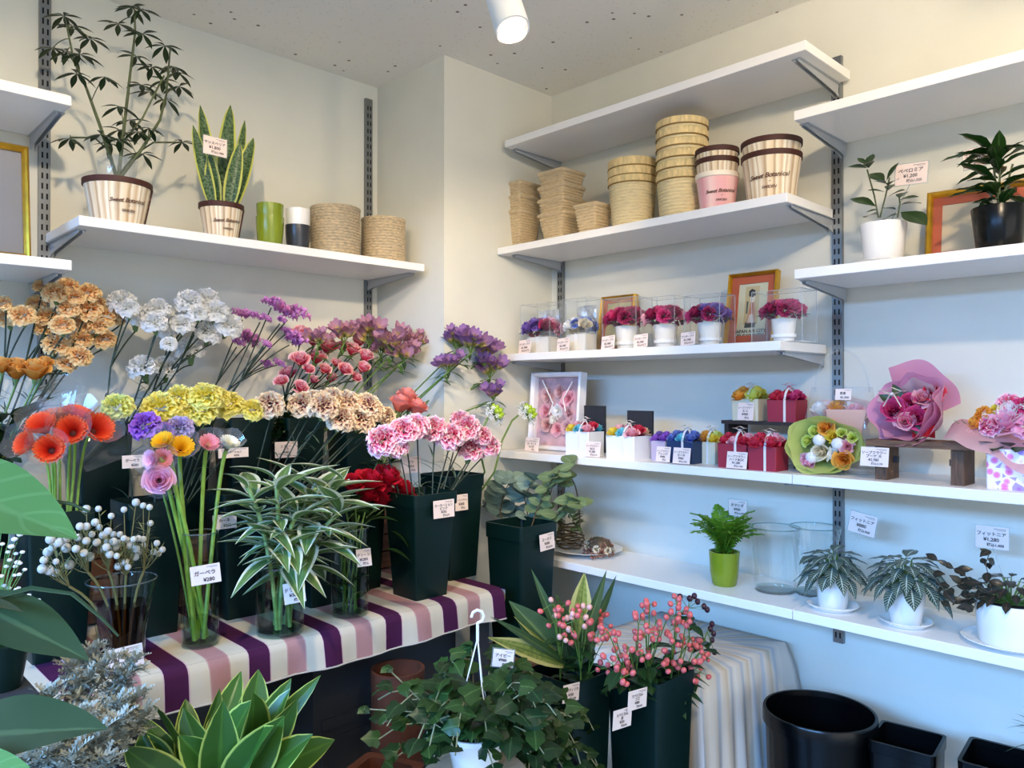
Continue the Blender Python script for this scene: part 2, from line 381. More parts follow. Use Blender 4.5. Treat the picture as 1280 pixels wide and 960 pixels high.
# ================================================================ uprights and shelves
def upright(label, x, y, z0, z1, axis):
    """slotted standard on the wall; axis 'x' for the right-hand wall (faces -x), 'y' for the left-hand wall"""
    t = thing('shelf_upright', label, 'shelf upright', (x, y, z0), 0 if axis == 'x' else pi/2, None)
    h = z1-z0; c = MB()
    c.box(-.012, -.0125, 0, 0, -.0105, h); c.box(-.012, .0105, 0, 0, .0125, h); c.box(-.012, -.0105, 0, -.0095, .0105, h)
    ch = obj('channel', c, M_steel, t, smooth=False)
    sl = MB(); z = .012
    while z < h-.02:
        for s in (-1, 1): sl.box(-.0125, s*.0052-.002, z, -.0093, s*.0052+.002, z+.014)
        z += .025
    k = obj('slots', sl, M_hole, ch, smooth=False); k['kind'] = 'stuff'
    for z in (.06, h*.5, h-.06): obj('screw', MB().lathe([(.001, .0015), (.004, .001), (.0042, 0)], 8), M_steel, ch, M=zframe((-.0096, 0, z), (-1, 0, 0)))
    return t
upright('slotted steel upright on the right-hand wall by the woven baskets', XR, 1.742, .99, 2.2, 'x')
upright('slotted steel upright on the right-hand wall between the two shelf bays', XR, .814, .875, 2.33, 'x')
upright('slotted steel upright on the right-hand wall beyond the black pot', XR, -.1, .875, 2.33, 'x')
upright('slotted steel upright on the left-hand wall behind the tall umbrella plant', .488, YL, 1.5, 2.46, 'y')
upright('slotted steel upright on the left-hand wall above the round seagrass baskets', 1.416, YL, 1.5, 2.45, 'y')
def bracket(parent, p, d, L, mt, rev=False):
    """steel arm under a board: tall at the wall, slim at its tip, running along d from p"""
    b = MB(); th = .0035
    poly = [(0, .0), (L, .0), (L, -.008), (L*.85, -.011), (.02, -.027), (0, -.034)]
    X = V(d); Zv = V((0, 0, 1)); Yv = Zv.cross(X)
    for s in (-1, 1):
        R = Matrix(((X.x, Zv.x, Yv.x, 0), (X.y, Zv.y, Yv.y, 0), (X.z, Zv.z, Yv.z, 0), (0, 0, 0, 1)))
        b.prism(poly, .0018, Matrix.Translation(V(p)) @ R @ Matrix.Translation((0, 0, s*.005-.0009)))
    R3 = Matrix(((X.x, Zv.x, Yv.x, 0), (X.y, Zv.y, Yv.y, 0), (X.z, Zv.z, Yv.z, 0), (0, 0, 0, 1)))
    b.box(0, -.0022, -.011, L, -.0004, .011, Matrix.Translation(V(p)) @ R3)
    return obj('bracket', b, mt, parent, smooth=False)
TB = .022
M_brk = mat('grey_bracket_steel', 'b9bdc1', .45, .4)
def rshelf(label, y0, y1, z, ups, xf=1.668):
    t = thing('wall_shelf', label, 'shelf', (0, 0, 0))
    bd = MB().box(xf, y0, z-TB, XR-.014, y1, z)
    o = obj('board', bd, M_board, t, smooth=False)
    bv = o.modifiers.new('edge', 'BEVEL'); bv.width = .0018; bv.segments = 2
    for u in ups: bracket(t, (XR-.012, u, z-TB), (-1, 0, 0), .215, M_brk)
    return t
rshelf('empty top shelf board above the stacked baskets', .778, 1.752, 2.283, (.814, 1.742))
rshelf('white shelf board carrying the woven baskets and wood-print pots', .822, 1.786, 1.95, (.83, 1.742))
rshelf('white shelf board carrying the clear boxes of preserved flowers', .84, 1.786, 1.613, (.853, 1.742))
rshelf('white shelf board carrying the white shadow box and soap flower boxes', .8135, 1.786, 1.31, (.84, 1.742))
rshelf('white shelf board carrying the fern and the clear glass vases', .8135, 1.786, 1.005, (.84, 1.742))
rshelf('empty upper right-hand shelf board above the framed picture', -.13, .806, 2.13, (.797, -.1))
rshelf('white shelf board carrying the black pot and white pot plants', -.13, .806, 1.772, (.797, -.1))
rshelf('white shelf board carrying the wrapped pink bouquets and wooden stool', -.13, .812, 1.31, (.79, -.1))
rshelf('white shelf board carrying the silver-veined plants on saucers', -.13, .812, 1.005, (.79, -.1))
def lshelf(label, x0, x1, z, ups, yf=1.85):
    t = thing('wall_shelf', label, 'shelf', (0, 0, 0))
    o = obj('board', MB().box(x0, yf, z-TB, x1, YL-.014, z), M_board, t, smooth=False)
    bv = o.modifiers.new('edge', 'BEVEL'); bv.width = .0018; bv.segments = 2
    for u in ups: bracket(t, (u, YL-.012, z-TB), (0, -1, 0), .235, M_brk)
    return t
lshelf('white shelf board carrying the umbrella plant and snake plant', .49, 1.428, 1.879, (.505, 1.416))
lshelf('empty upper shelf board at the photo edge beside the umbrella plant', -.45, .472, 2.13, (.462,), 1.84)
lshelf('white shelf board at the photo edge carrying the gilt frame', -.45, .474, 1.778, (.464,), 1.84)
# ================================================================ price tags
def basis(pos, right, up):
    x = V(right).normalized(); y = V(up); y = (y - x*y.dot(x)).normalized(); z = x.cross(y)
    M = Matrix(((x.x, y.x, z.x, 0), (x.y, y.y, z.y, 0), (x.z, y.z, z.z, 0), (0, 0, 0, 1))); M.translation = V(pos); return M
def lettering(name, parent, s, size, x, y, z=.0006, material=None, align='CENTER', shear=0, M=None, ext=0):
    c = bpy.data.curves.new(name, 'FONT'); c.body = s; c.size = size; c.align_x = align; c.align_y = 'CENTER'
    c.resolution_u = 2; c.offset = size*.022; c.shear = shear; c.extrude = ext; c.materials.append(material or M_ink)
    o = bpy.data.objects.new(name, c); COL.objects.link(o); o.parent = parent
    o.matrix_basis = (M or Matrix()) @ Matrix.Translation((x, y, z)); return o
M_stake = clear('clear_tag_holder', 'f4f7f8', .9, .1, 1.35, haze=.1)
M_print = mat('small_print', '8b7f7c', .7)
def price_tag(label, pos, right, up, wd, h, lines, stake=None, group=None):
    """paper card: shop print as a rule at the top corner, then the handwritten lines"""
    M = basis(pos, right, up)
    t = obj('price_tag', MB().box(-wd/2, -h/2, -.0005, wd/2, h/2, 0), M_card, M=M, smooth=False); tag(t, label, 'price tag', group)
    obj('small_print', MB().box(wd*.05, h*.385, .0001, wd*.42, h*.41, .0004).box(wd*.16, h*.33, .0001, wd*.42, h*.345, .0004), M_print, t, smooth=False)
    n = len(lines); ys = {2: (.08, -.28), 3: (.15, -.1, -.34), 4: (.2, .02, -.17, -.37)}[n]; sz = {2: .27, 3: .225, 4: .19}[n]
    for i, s in enumerate(lines):
        z = sz*(.72 if i == n-1 and n > 2 else 1)*h
        z = min(z, wd*.9/max(1, sum(1 if ord(ch) > 255 else .55 for ch in s)))
        lettering('lettering', t, s, z, (wd*.1 if i == n-1 else -wd*.02), ys[i]*h)
    if stake:
        loc = M.inverted() @ V(stake)
        obj('tag_holder', MB().tube([(0, -h*.4, -.0015), V(loc)], .0013, 5), M_stake, t)
        obj('sleeve', MB().box(-wd/2-.002, -h/2-.002, -.0012, wd/2+.002, h/2+.002, -.0007), M_stake, t, smooth=False)
    return t
RW, UPV = V((0, -1, 0)), V((0.18, 0, 1))      # tags on the right-hand shelves face -x and lean back
TW, UPL = V((1, 0, 0)), V((0, .12, 1))        # tags on the table side face -y

# ================================================================ blooms
MESH = {}
def once(key, fn):
    if key not in MESH: MESH[key] = fn()
    return MESH[key]
def carnation(seed, material, petals=48, ruffle=.12, flat=.92, key='carnation'):
    """unit radius ruffled dome, base at z=-.75"""
    def make():
        rnd = random.Random(seed); mb = MB()
        for k in range(petals):
            f = (k+.5)/petals; th0 = radians(6 + 108*f**.72); ph0 = k*2.39996 + rnd.uniform(-.2, .2)
            wid = .36 + .36*f; R = (.92 + .1*f)*rnd.uniform(.93, 1.05); nu, nv = 6, 3; zig = [rnd.uniform(-1, 1) for _ in range(nu+1)]
            tilt = rnd.uniform(-.25, .25)
            vs = []; uvs = []
            for j in range(nv+1):
                v = j/nv
                for i in range(nu+1):
                    u = i/nu*2-1
                    r = R*(.42 + .58*v)*(1 - .10*u*u*v) + (zig[i]*.5*ruffle*(v == 1))
                    th = th0*(.72+.28*v) + ruffle*1.1*v*v*(sin(u*7+k*1.7) + .6*zig[i]) * (1 if v > .5 else .3)
                    ph = ph0 + u*wid*(.35+.65*v)/max(.42, sin(th0)) * .8 + tilt*v
                    vs.append((r*sin(th)*cos(ph), r*sin(th)*sin(ph), r*cos(th)*flat - .10*(1-v))); uvs.append((i/nu, v + .0))
            fs = [(j*(nu+1)+i, j*(nu+1)+i+1, (j+1)*(nu+1)+i+1, (j+1)*(nu+1)+i) for j in range(nv) for i in range(nu)]
            mb.add(vs, fs, uvs)
        return mb.mesh('bloom', material, angle=0)
    return once((key, seed, material.name), make)
def rose(seed, material, petals=18, open_=1.0):
    """unit radius cupped rose, its heart at the top"""
    def make():
        rnd = random.Random(seed); mb = MB()
        for k in range(petals):
            f = k/(petals-1); ph0 = k*2.39996; rr = .14 + .72*f*open_; H = .95 - .42*f*f; wid = 1.25 - .45*f; nu, nv = 6, 5
            curl = .34*f*f*open_ + rnd.uniform(0, .06)
            def fn(u, v):
                a = ph0 + (u*2-1)*wid; e = 1 - .22*abs(u*2-1)**2.5
                r = rr*(.35 + .65*sin(v*pi/2)) + curl*max(0, v-.55)**1.5*3
                z = -.55 + (H+.55)*v*e - curl*max(0, v-.7)*2.2
                r *= 1 + .03*sin(a*5+k)
                return (r*cos(a), r*sin(a), z)
            mb.grid(fn, nu, nv)
        return mb.mesh('bloom', material, angle=0)
    return once(('rose', seed, material.name, petals), make)
def gerbera(material, petals=24, cone=.55, rows=2, seed=1):
    """funnel of narrow petals (they are held up by a sleeve); unit radius rim at z=0"""
    def make():
        rnd = random.Random(seed); mb = MB()
        for row in range(rows):
            for k in range(petals):
                a = 2*pi*(k+.5*row)/petals + rnd.uniform(-.04, .04); L = (1.0 - .16*row)*rnd.uniform(.94, 1.03); w = pi/petals*1.75
                def fn(u, v):
                    r = L*(.16+.84*v); z = -1.1*cone*2*(1-v)**1.3 + .06*row - .03*abs(u*2-1)
                    ww = w*sin(pi*min(1, (.18+.80*v)))**.6 if v < 1 else w*.35
                    return (r*cos(a+(u*2-1)*ww), r*sin(a+(u*2-1)*ww), z)
                mb.grid(fn, 2, 4)
        return mb.mesh('bloom', material, angle=0)
    return once(('gerbera', material.name, petals, cone, rows), make)
def lily(material, L=1.0, seed=3):
    """six-petalled funnel, mouth along +z, length about 1"""
    def make():
        mb = MB()
        for k in range(6):
            a = k*pi/3; inner = k % 2; w = .20 if inner else .30
            def fn(u, v):
                x = .08 + .40*v**1.5*(1 if not inner else .85); z = 1.0*v*(1 - .12*v)
                ww = w*sin(pi*(.08+.86*v))**.8; y = (u*2-1)*ww; x -= .35*y*y
                return (x*cos(a)-y*sin(a), x*sin(a)+y*cos(a), z)
            mb.grid(fn, 2, 5)
        return mb.mesh('floret', material, angle=0)
    return once(('lily', material.name, seed), make)
def leafmesh(key, material, w=.3, droop=.15, fold=.12, nu=4, nv=8, peak=.45, sharp=1.0, wave=0.0, twist=0.0, name='leaf', tipup=0):
    """unit length leaf along +x, width w, normal +z"""
    def make():
        mb = MB()
        def prof(v):
            e = v**(math.log(.5)/math.log(peak)) if 0 < v < 1 else v
            return sin(pi*e)**sharp if 0 < v < 1 else 0.015
        def fn(u, v):
            q = u*2-1; hw = w/2*max(.02, prof(v)); y = q*hw
            z = -droop*v*v + tipup*v**3 + fold*abs(y)*1.4 + wave*sin(v*16)*abs(q)*w*.2
            z += twist*y*v
            return (v, y, z)
        mb.grid(fn, nu, nv)
        return mb.mesh(name, material, angle=0)
    return once((key, material.name), make)
CALYX = MB().lathe([(.001, -1.25), (.12, -1.22), (.2, -1.0), (.24, -.7), (.36, -.45)], 8).mesh('calyx', mat('calyx_green', '6f8a55', .5))
def stem_tube(pts, r, mt=None, n=5): return MB().tube(pts, r, n).mesh('stem', mt or M_stemg)

R0 = random.Random(7)
def flower_stem(name, label, cat, group, base, blooms, mt, branch=.62, r=.0018, calyx=True, leafm=None, nleaf=2, leaflen=.06, face=.35, sway=.02, thick=None):
    """one cut stem: blooms = [(point, radius, mesh, facing or None)], each on a branch of the stem. Everything moves as one."""
    base = V(base); t = thing(name, label, cat, base, 0, group)
    ctr = sum((V(b[0]) for b in blooms), V())/len(blooms) - base
    fork = ctr*branch + V((R0.uniform(-1, 1), R0.uniform(-1, 1), 0))*sway
    mb = MB()
    mid = fork*.5 + V((R0.uniform(-1, 1), R0.uniform(-1, 1), 0))*sway*.6
    if len(blooms) > 1: mb.tube(bez((0, 0, 0), mid, fork, 5), r*1.1, 5)
    for p, rad, me, fc in blooms:
        p = V(p) - base
        src = fork if len(blooms) > 1 else V((0, 0, 0))
        up = (ctr.normalized()*.7 + V((0, 0, .6))).normalized()
        d = V(fc) if fc is not None else ((p-src).normalized()*(1-face) + TOCAM*face + V((0, 0, .25))).normalized()
        d = d.normalized(); end = p - d*rad*(1.0 if calyx else .5)
        ctl = src.lerp(end, .55) + V((R0.uniform(-1, 1), R0.uniform(-1, 1), 0))*sway*.5 - V((0, 0, .0)) if len(blooms) == 1 else src.lerp(end, .5) + (end-src).length*.12*up
        mb.tube(bez(src, ctl, end, 6), r, 5)
        M = zframe(p, d, rad, R0.uniform(0, 6))
        fl = obj('bloom', me, None, t, M=M)
        if calyx: obj('calyx', CALYX, None, fl, M=Matrix.Scale(.85, 4))
    if leafm:
        for k in range(nleaf):
            f = R0.uniform(.35, .9); a = R0.uniform(0, 2*pi)
            p = fork*f if len(blooms) > 1 else ctr*f*.85
            obj('leaf', leafm, None, t, M=frame(p, (cos(a), sin(a), R0.uniform(.3, 1.4)), s=leaflen*R0.uniform(.7, 1.2)))
    obj('stem', mb, mt, t)
    return t

# petal colours
P_peach = petal('peach_petal', [(0, 'f2a05c'), (.5, 'fac588'), (.85, 'fedca0'), (1, 'ffedc0')])
P_white = petal('white_petal', [(0, 'eef0e4'), (.5, 'fdfdfb'), (1, 'ffffff')], tr=.4)
P_yellow = petal('yellow_petal', [(0, 'ecdc48'), (.6, 'faec5c'), (1, 'fff7a0')])
P_yelgreen = petal('yellow_green_petal', [(0, 'b9bf45'), (.6, 'e9e46c'), (1, 'eef09a')])
P_purple = petal('violet_petal', [(0, '6a2f9c'), (.6, '9a55c9'), (1, 'b57be0')])
P_lilac = petal('pale_lilac_petal', [(0, '8a78ad'), (.6, 'b9a5d6'), (1, 'cdbde6')])
P_mauve = petal('mauve_cream_petal', [(0, '8a2a48'), (.42, 'b05a6c'), (.6, 'e2aea2'), (.76, 'f3d8bc'), (1, 'fbeccf')], mottled=.3)
P_pinkw = petal('pink_white_petal', [(0, 'e0406f'), (.5, 'f06c98'), (.78, 'f895b8'), (.92, 'fcd3e2'), (1, 'fff4f8')], mottled=.2)
P_redpink = petal('red_pink_petal', [(0, 'b81d3c'), (.5, 'e04a66'), (.78, 'f1909f'), (1, 'fde0de')], mottled=.1)
P_salmon = petal('salmon_petal', [(0, 'd9745f'), (.6, 'ef8d7d'), (1, 'f4a59a')])
P_red = petal('red_petal', [(0, '7d0716'), (.7, 'b60d25'), (1, 'c81c34')], tr=.15)
P_amber = petal('amber_petal', [(0, 'b9641a'), (.6, 'dc9136'), (1, 'ecb566')])
P_pinkrose = petal('pink_rose_petal', [(0, 'd76f9d'), (.6, 'f0a0c3'), (1, 'f8c6dc')])
P_orange = petal('orange_gerbera_petal', [(0, '8e1210'), (.35, 'd92d17'), (.8, 'ef5128'), (1, 'f57848')], tr=.3)
P_orangelt = petal('apricot_gerbera_petal', [(0, 'd06a25'), (.5, 'e88a3c'), (1, 'f2824e')], tr=.3)
P_ygerb = petal('golden_gerbera_petal', [(0, 'd98d0c'), (.5, 'f7b90e'), (1, 'fdcd30')], tr=.3)
P_pgerb = petal('blush_gerbera_petal', [(0, 'ecd2b0'), (.4, 'ef8b8e'), (1, 'f6aab0')], tr=.3)
P_rgerb = petal('rose_gerbera_petal', [(0, 'd98aa2'), (.5, 'f1a6c0'), (1, 'f9cfe0')], tr=.3)
P_wgerb = petal('ivory_gerbera_petal', [(0, 'dccf8d'), (.5, 'f4efd6'), (1, 'fbf9ee')], tr=.3)
P_alst = petal('lilac_alstroemeria_petal', [(0, '8e9a4a'), (.25, 'd8c07a'), (.45, 'b990b8'), (.8, 'a27ab4'), (1, '8f66a4')], tr=.35)
P_alstp = petal('pink_alstroemeria_petal', [(0, 'a0a050'), (.25, 'e6cf86'), (.5, 'cf9fb0'), (1, 'b3809c')], tr=.35)
P_stat = petal('magenta_statice_petal', [(0, 'a050a0'), (.6, 'd47cc4'), (1, 'eaa6dc')])
P_cream = petal('cream_petal', [(0, 'd8c79a'), (1, 'f6ecd4')])
P_magenta = petal('magenta_petal', [(0, '7e0f3f'), (.6, 'c52565'), (1, 'e3568e')])
P_wine = petal('wine_petal', [(0, '4b0c28'), (.6, '8e1c48'), (1, 'b43a68')])
P_blue = petal('blue_petal', [(0, '1f2f7d'), (.6, '3c57b8'), (1, '8fa3e0')])
P_viol = petal('dark_violet_petal', [(0, '3a2060'), (.6, '6b4ba3'), (1, '9076c4')])
P_aqua = petal('aqua_soap_petal', [(0, '2f9fbd'), (.6, '58c4dc'), (1, '8adeee')])
P_ysoap = petal('yellow_soap_petal', [(0, 'd9b010'), (.6, 'f3d631'), (1, 'f9e768')])
P_psoap = petal('pink_soap_petal', [(0, 'e07e98'), (.6, 'f3a7b7'), (1, 'f9c9d2')])
P_rsoap = petal('red_soap_petal', [(0, 'a00f2c'), (.6, 'd0203f'), (1, 'e04a62')])
P_osoap = petal('orange_soap_petal', [(0, 'd97a18'), (.6, 'f29c2e'), (1, 'f8bd5a')])
P_lime = petal('lime_soap_petal', [(0, 'a9b52c'), (.6, 'd6df58'), (1, 'e7ee8e')])
L_carn = leaf('carnation_leaf', '4c6350', vein='5c735c', tr=.1)
L_dark = leaf('dark_rose_leaf', '23401f', vein='35552c', tr=.12, rough=.35)
L_mid = leaf('mid_green_leaf', '4d7431', vein='6d9048', tr=.25)
LM_grass = leafmesh('grass', L_carn, w=.07, droop=.35, fold=.3, nu=2, nv=6, peak=.3)
LM_rose = leafmesh('roseleaf', L_dark, w=.55, droop=.25, fold=.2, nu=4, nv=6)
LM_alst = leafmesh('alstleaf', L_mid, w=.2, droop=.3, fold=.2, nu=2, nv=6)
# ================================================================ left-hand shelf
def spot_on(px, ztop, Y=None, X=None):
    r = ray(px, 488)
    k = (Y/r.y) if Y is not None else (X/r.x)
    p = CAM + r*k; return V((p.x, p.y, ztop))
M_woodprint = uvstripes('wood_print_paper', [(0, 'c9b391'), (.12, 'f1e6d2'), (.3, 'b89a76'), (.38, 'efe0c8'), (.55, 'e3cfae'), (.63, 'b99a74'), (.7, 'f0e4cf'), (.86, 'd3b792'), (.94, 'f4ead8')], 6, 0, .6, 'LINEAR', .12)
M_brownrim = mat('brown_rim', '431c12', .6, bump=.3, bscale=400)
M_pinkprint = uvstripes('pink_print_paper', [(0, 'f0b9bb'), (.2, 'f6cdca'), (.4, 'e9a6ac'), (.6, 'f7d5d0'), (.8, 'eeb4b6')], 3, 0, .6, 'LINEAR', .05)
M_creamrim = mat('cream_rim', 'f5e9d8', .6)
M_brownink = mat('brown_print', '5d3a28', .7)
def curved_text(parent, s, size, r, z, a0, mt, slope=0):
    """letters standing one by one round a pot of radius r"""
    wds = [.24 if ch in 'il.t' else .46 if ch.islower() else .56 if ch != ' ' else .28 for ch in s]
    tot = sum(wds)*size; a = -tot/2
    for ch, wd in zip(s, wds):
        if ch != ' ':
            th = a0 + (a + wd*size/2)/r
            n = V((cos(th), sin(th), 0)); M = basis(n*(r+.0006) + V((0, 0, z + slope*(a+tot/2))), (-sin(th), cos(th), 0), (0, 0, 1))
            lettering('lettering', parent, ch, size, 0, 0, 0, mt, shear=.3, M=M)
        a += wd*size
def print_pot(name, label, pos, rt, rb, h, face, body=None, rim=None, group=None, cat='pot', text=True, parent=None, seam=True):
    t = parent or thing(name, label, cat, pos, 0, group)
    b = MB().lathe([(.001, 0), (rb, 0), (rt, h), (rt-.003, h), (rb-.003, .004), (.001, .004)], 32)
    bo = obj('pot' if parent else 'body', b, body or M_woodprint, t, angle=35)
    obj('rim', MB().lathe([(rt-.004, h-.001), (rt-.004, h+.003), (rt+.002, h+.003), (rt+.002, h-.009), (rt-.002, h-.010)], 32), rim or M_brownrim, bo, angle=35)
    if seam:
        a = face + 1.15 if parent else face - 1.9
        n0 = V((cos(a), sin(a), 0))
        obj('seam', MB().tube([n0*(rb+.001), n0*(rt+.001) + V((0, 0, h-.006))], .0022, 6), rim or M_brownrim, bo)
    if text:
        rr = rb + (rt-rb)*.52
        curved_text(bo, 'Sweet Botanical', h*.135, rr+.0015, h*.5, face, M_brownink, .05)
        curved_text(bo, '*', h*.1, rr+.001, h*.37, face, M_brownink)
        curved_text(bo, 'GARDEN', h*.08, rr-.0004, h*.29, face, M_brownink)
    return t
L_scheff = leaf('umbrella_plant_leaf', '26371c', vein='3c5130', tr=.15, rough=.35)
LM_scheff = leafmesh('scheff', L_scheff, w=.3, droop=.22, fold=.2, nu=2, nv=6, peak=.55)
M_bark = mat('green_brown_bark', '57603f', .6, var=.2)
# --- umbrella plant
Yp = 1.93
def pl(x, y, dy=0): return onY(x, y, Yp+dy)
b0 = spot_on(146, 1.879, Y=Yp); k = mpp(b0)
pot_h = 54*k; rt = 39*k; rb = 29*k
t = thing('umbrella_plant', 'tall branching umbrella plant in a wide wood-print pot on the left-hand shelf', 'plant', b0)
face = atan2(-b0.y, -b0.x)
print_pot('', '', None, rt, rb, pot_h, face+.35, parent=t)
obj('soil', MB().lathe([(.001, pot_h-.012), (rt-.004, pot_h-.014)], 20), M_soil, t)
obj('plastic_sleeve', MB().lathe([(rb*.9, .01), (rt*.5, pot_h*1.02), (rt*.62, pot_h*1.55)], 12), M_film, t)
trunks = [[(146, 222), (126, 160), (108, 110), (92, 75), (84, 35)], [(148, 222), (155, 160), (163, 90), (169, 40), (168, 12)], [(150, 222), (178, 185), (200, 150), (208, 118), (213, 58)],
          [(145, 220), (138, 190), (118, 172), (88, 172)], [(149, 218), (170, 192), (192, 178), (228, 178)], [(160, 170), (178, 148), (198, 108), (205, 95)]]
tr = MB(); tp = []
for n_, path in enumerate(trunks):
    pts = [pl(x, y, R0.uniform(-.05, .05)*(j > 0)) - b0 for j, (x, y) in enumerate(path)]
    tr.tube(pts, [.0042*(1-.14*j) if n_ < 3 else .0022 for j in range(len(pts))], 6); tp += pts
    for a, b in zip(pts, pts[1:]): tp += [a.lerp(b, .33), a.lerp(b, .66)]
cl = [(80, 20), (90, 32), (113, 48), (66, 60), (84, 64), (100, 68), (131, 96), (165, 9), (176, 12), (148, 30), (178, 42), (206, 57), (170, 70), (190, 84), (216, 83), (224, 108), (205, 100), (187, 115), (177, 106),
      (150, 133), (208, 124), (88, 173), (126, 168), (150, 162), (172, 165), (186, 160), (178, 192), (228, 178), (163, 150), (148, 174), (96, 92), (140, 180), (222, 90)]
for (x, y) in cl:
    p = pl(x, y, R0.uniform(-.10, .10)) - b0
    q = min(tp, key=lambda s_: (s_-p).length + (0 if s_.z < p.z else .06))
    tr.tube(bez(q, q.lerp(p, .5)+V((0, 0, .012)), p, 4), .0011, 4)
    a0 = R0.uniform(0, 6); nl = R0.choice([6, 7, 7])
    for i in range(nl):
        a = a0 + 2*pi*i/nl
        obj('leaf', LM_scheff, None, t, M=frame(p, (cos(a), sin(a), R0.uniform(-.45, .1)), s=(R0.uniform(.036, .052), .043, .04)))
obj('stem', tr, M_bark, t)
# --- snake plant
b0 = spot_on(276, 1.879, Y=1.93); k = mpp(b0); ph = 44*k; rt = 26*k; rb = 19*k
t = thing('snake_plant', 'snake plant with yellow-edged sword leaves in a small wood-print pot', 'plant', b0)
print_pot('', '', None, rt, rb, ph, atan2(-b0.y, -b0.x)+.35, parent=t)
obj('soil', MB().lathe([(.001, ph-.01), (rt-.004, ph-.012)], 20), M_soil, t)
L_snake = leaf('snake_plant_leaf', '2f4a2c', 'c3c55f', .76, tr=.08, rough=.4, mottle=11, base='6f8a5c', vein='2f4a2c')
for i, (bx, tx, ty, wpx, dd) in enumerate([(270, 250, 131, 22, .01), (266, 241, 156, 17, -.02), (279, 288, 131, 24, .02), (288, 317, 172, 22, -.01), (283, 300, 178, 20, -.035), (272, 262, 190, 19, -.03), (290, 306, 150, 14, .03)]):
    p0 = V((onY(bx, 252, 1.93).x - b0.x, R0.uniform(-.012, .012), ph-.012)); p1 = onY(tx, ty, 1.93+dd) - b0
    L = (p1-p0).length
    me = leafmesh(('snake', i), L_snake, w=wpx*k/L, droop=.0, fold=.25, nu=6, nv=10, peak=.42, sharp=.55, twist=R0.uniform(-.3, .3))
    obj('leaf', me, None, t, M=frame(p0, p1-p0, up=(-.3+R0.uniform(-.4, .4), -1, .2), s=L))
pt = onY(269, 183, 1.865)
price_tag('price tag on a clear stick in front of the snake plant', pt, (1, -.05, -.03), (0, .05, 1), 28*k, 22*k, ['サンスベリア', '¥1,800', '税込1,980'], stake=b0+V((0, -.015, ph-.01)))
# --- small pots and baskets
M_olive = mat('olive_glaze', '7f8f22', .18)
def glazed_pot(label, pos, rt, rb, h, material, group=None, cat='pot'):
    pr = [(.001, 0), (rb*.92, 0), (rb, .004)] + [(rb+(rt-rb)*sin(pi/2*i/6)**.8, .004+(h-.004)*i/6) for i in range(1, 7)]
    pr += [(rt-.0035, h), (rt-.005, h-.004), (rb-.004, .006), (.001, .006)]
    o = obj('flower_pot', MB().lathe(pr, 32), material, loc=pos, angle=50); return tag(o, label, cat, group)
b0 = spot_on(337, 1.879, Y=1.925); k = mpp(b0)
glazed_pot('shiny olive green pot with another like it stacked inside', b0, 17*k, 14*k, 38*k, M_olive, 'stacked olive pots')
glazed_pot('olive green pot nested in the top of its twin on the left-hand shelf', b0+V((0, 0, 17*k)), 16.4*k, 13*k, 37*k, M_olive, 'stacked olive pots')
M_char = mat('charcoal_glaze', '33353c', .2)
b0 = spot_on(372, 1.879, Y=1.925)
glazed_pot('glossy charcoal pot with a white pot stacked inside', b0, 16*k, 13*k, 33*k, M_char)
glazed_pot('plain white pot nested in the charcoal pot', b0+V((0, 0, 17*k)), 15.2*k, 12*k, 37*k, M_white)
M_sea = mat('seagrass_rope', 'dcc8a4', .85, var=.3, vscale=90, bump=.9, bscale=500, stretch=(1, 1, 4))
def rope_basket(label, pos, r, h, material, group, coils=17, rt=None, cat='basket'):
    t = thing('woven_basket', label, cat, pos, R0.uniform(0, 6), group); rt = rt or r
    pr = [(.001, 0)]; dz = h/coils; rr = dz*.52
    for c in range(coils):
        R = r + (rt-r)*c/(coils-1)
        for q in range(5):
            a = -pi/2 + pi*q/4
            pr.append((R - rr + rr*cos(a), c*dz + dz/2 + dz/2*sin(a)))
    pr += [(rt-.008, h), (r-.008, .006), (.001, .006)]
    obj('body', MB().lathe(pr, 40), material, t, angle=75)
    rim = MB(); rim.tube([(rt*cos(a)-.003*cos(a), rt*sin(a)-.003*sin(a), h) for a in (2*pi*i/40 for i in range(41))], .0038, 6, cap=False)
    obj('rim', rim, material, t)
    return t
b0 = spot_on(419, 1.879, Y=1.95); k = mpp(b0)
rope_basket('round natural seagrass basket next to the charcoal pot', b0, 31*k, 61*k, M_sea, 'round seagrass baskets')
rope_basket('round natural seagrass basket at the end of the left-hand shelf', spot_on(479, 1.879, Y=1.95), 29*k, 58*k, M_sea, 'round seagrass baskets', 16)
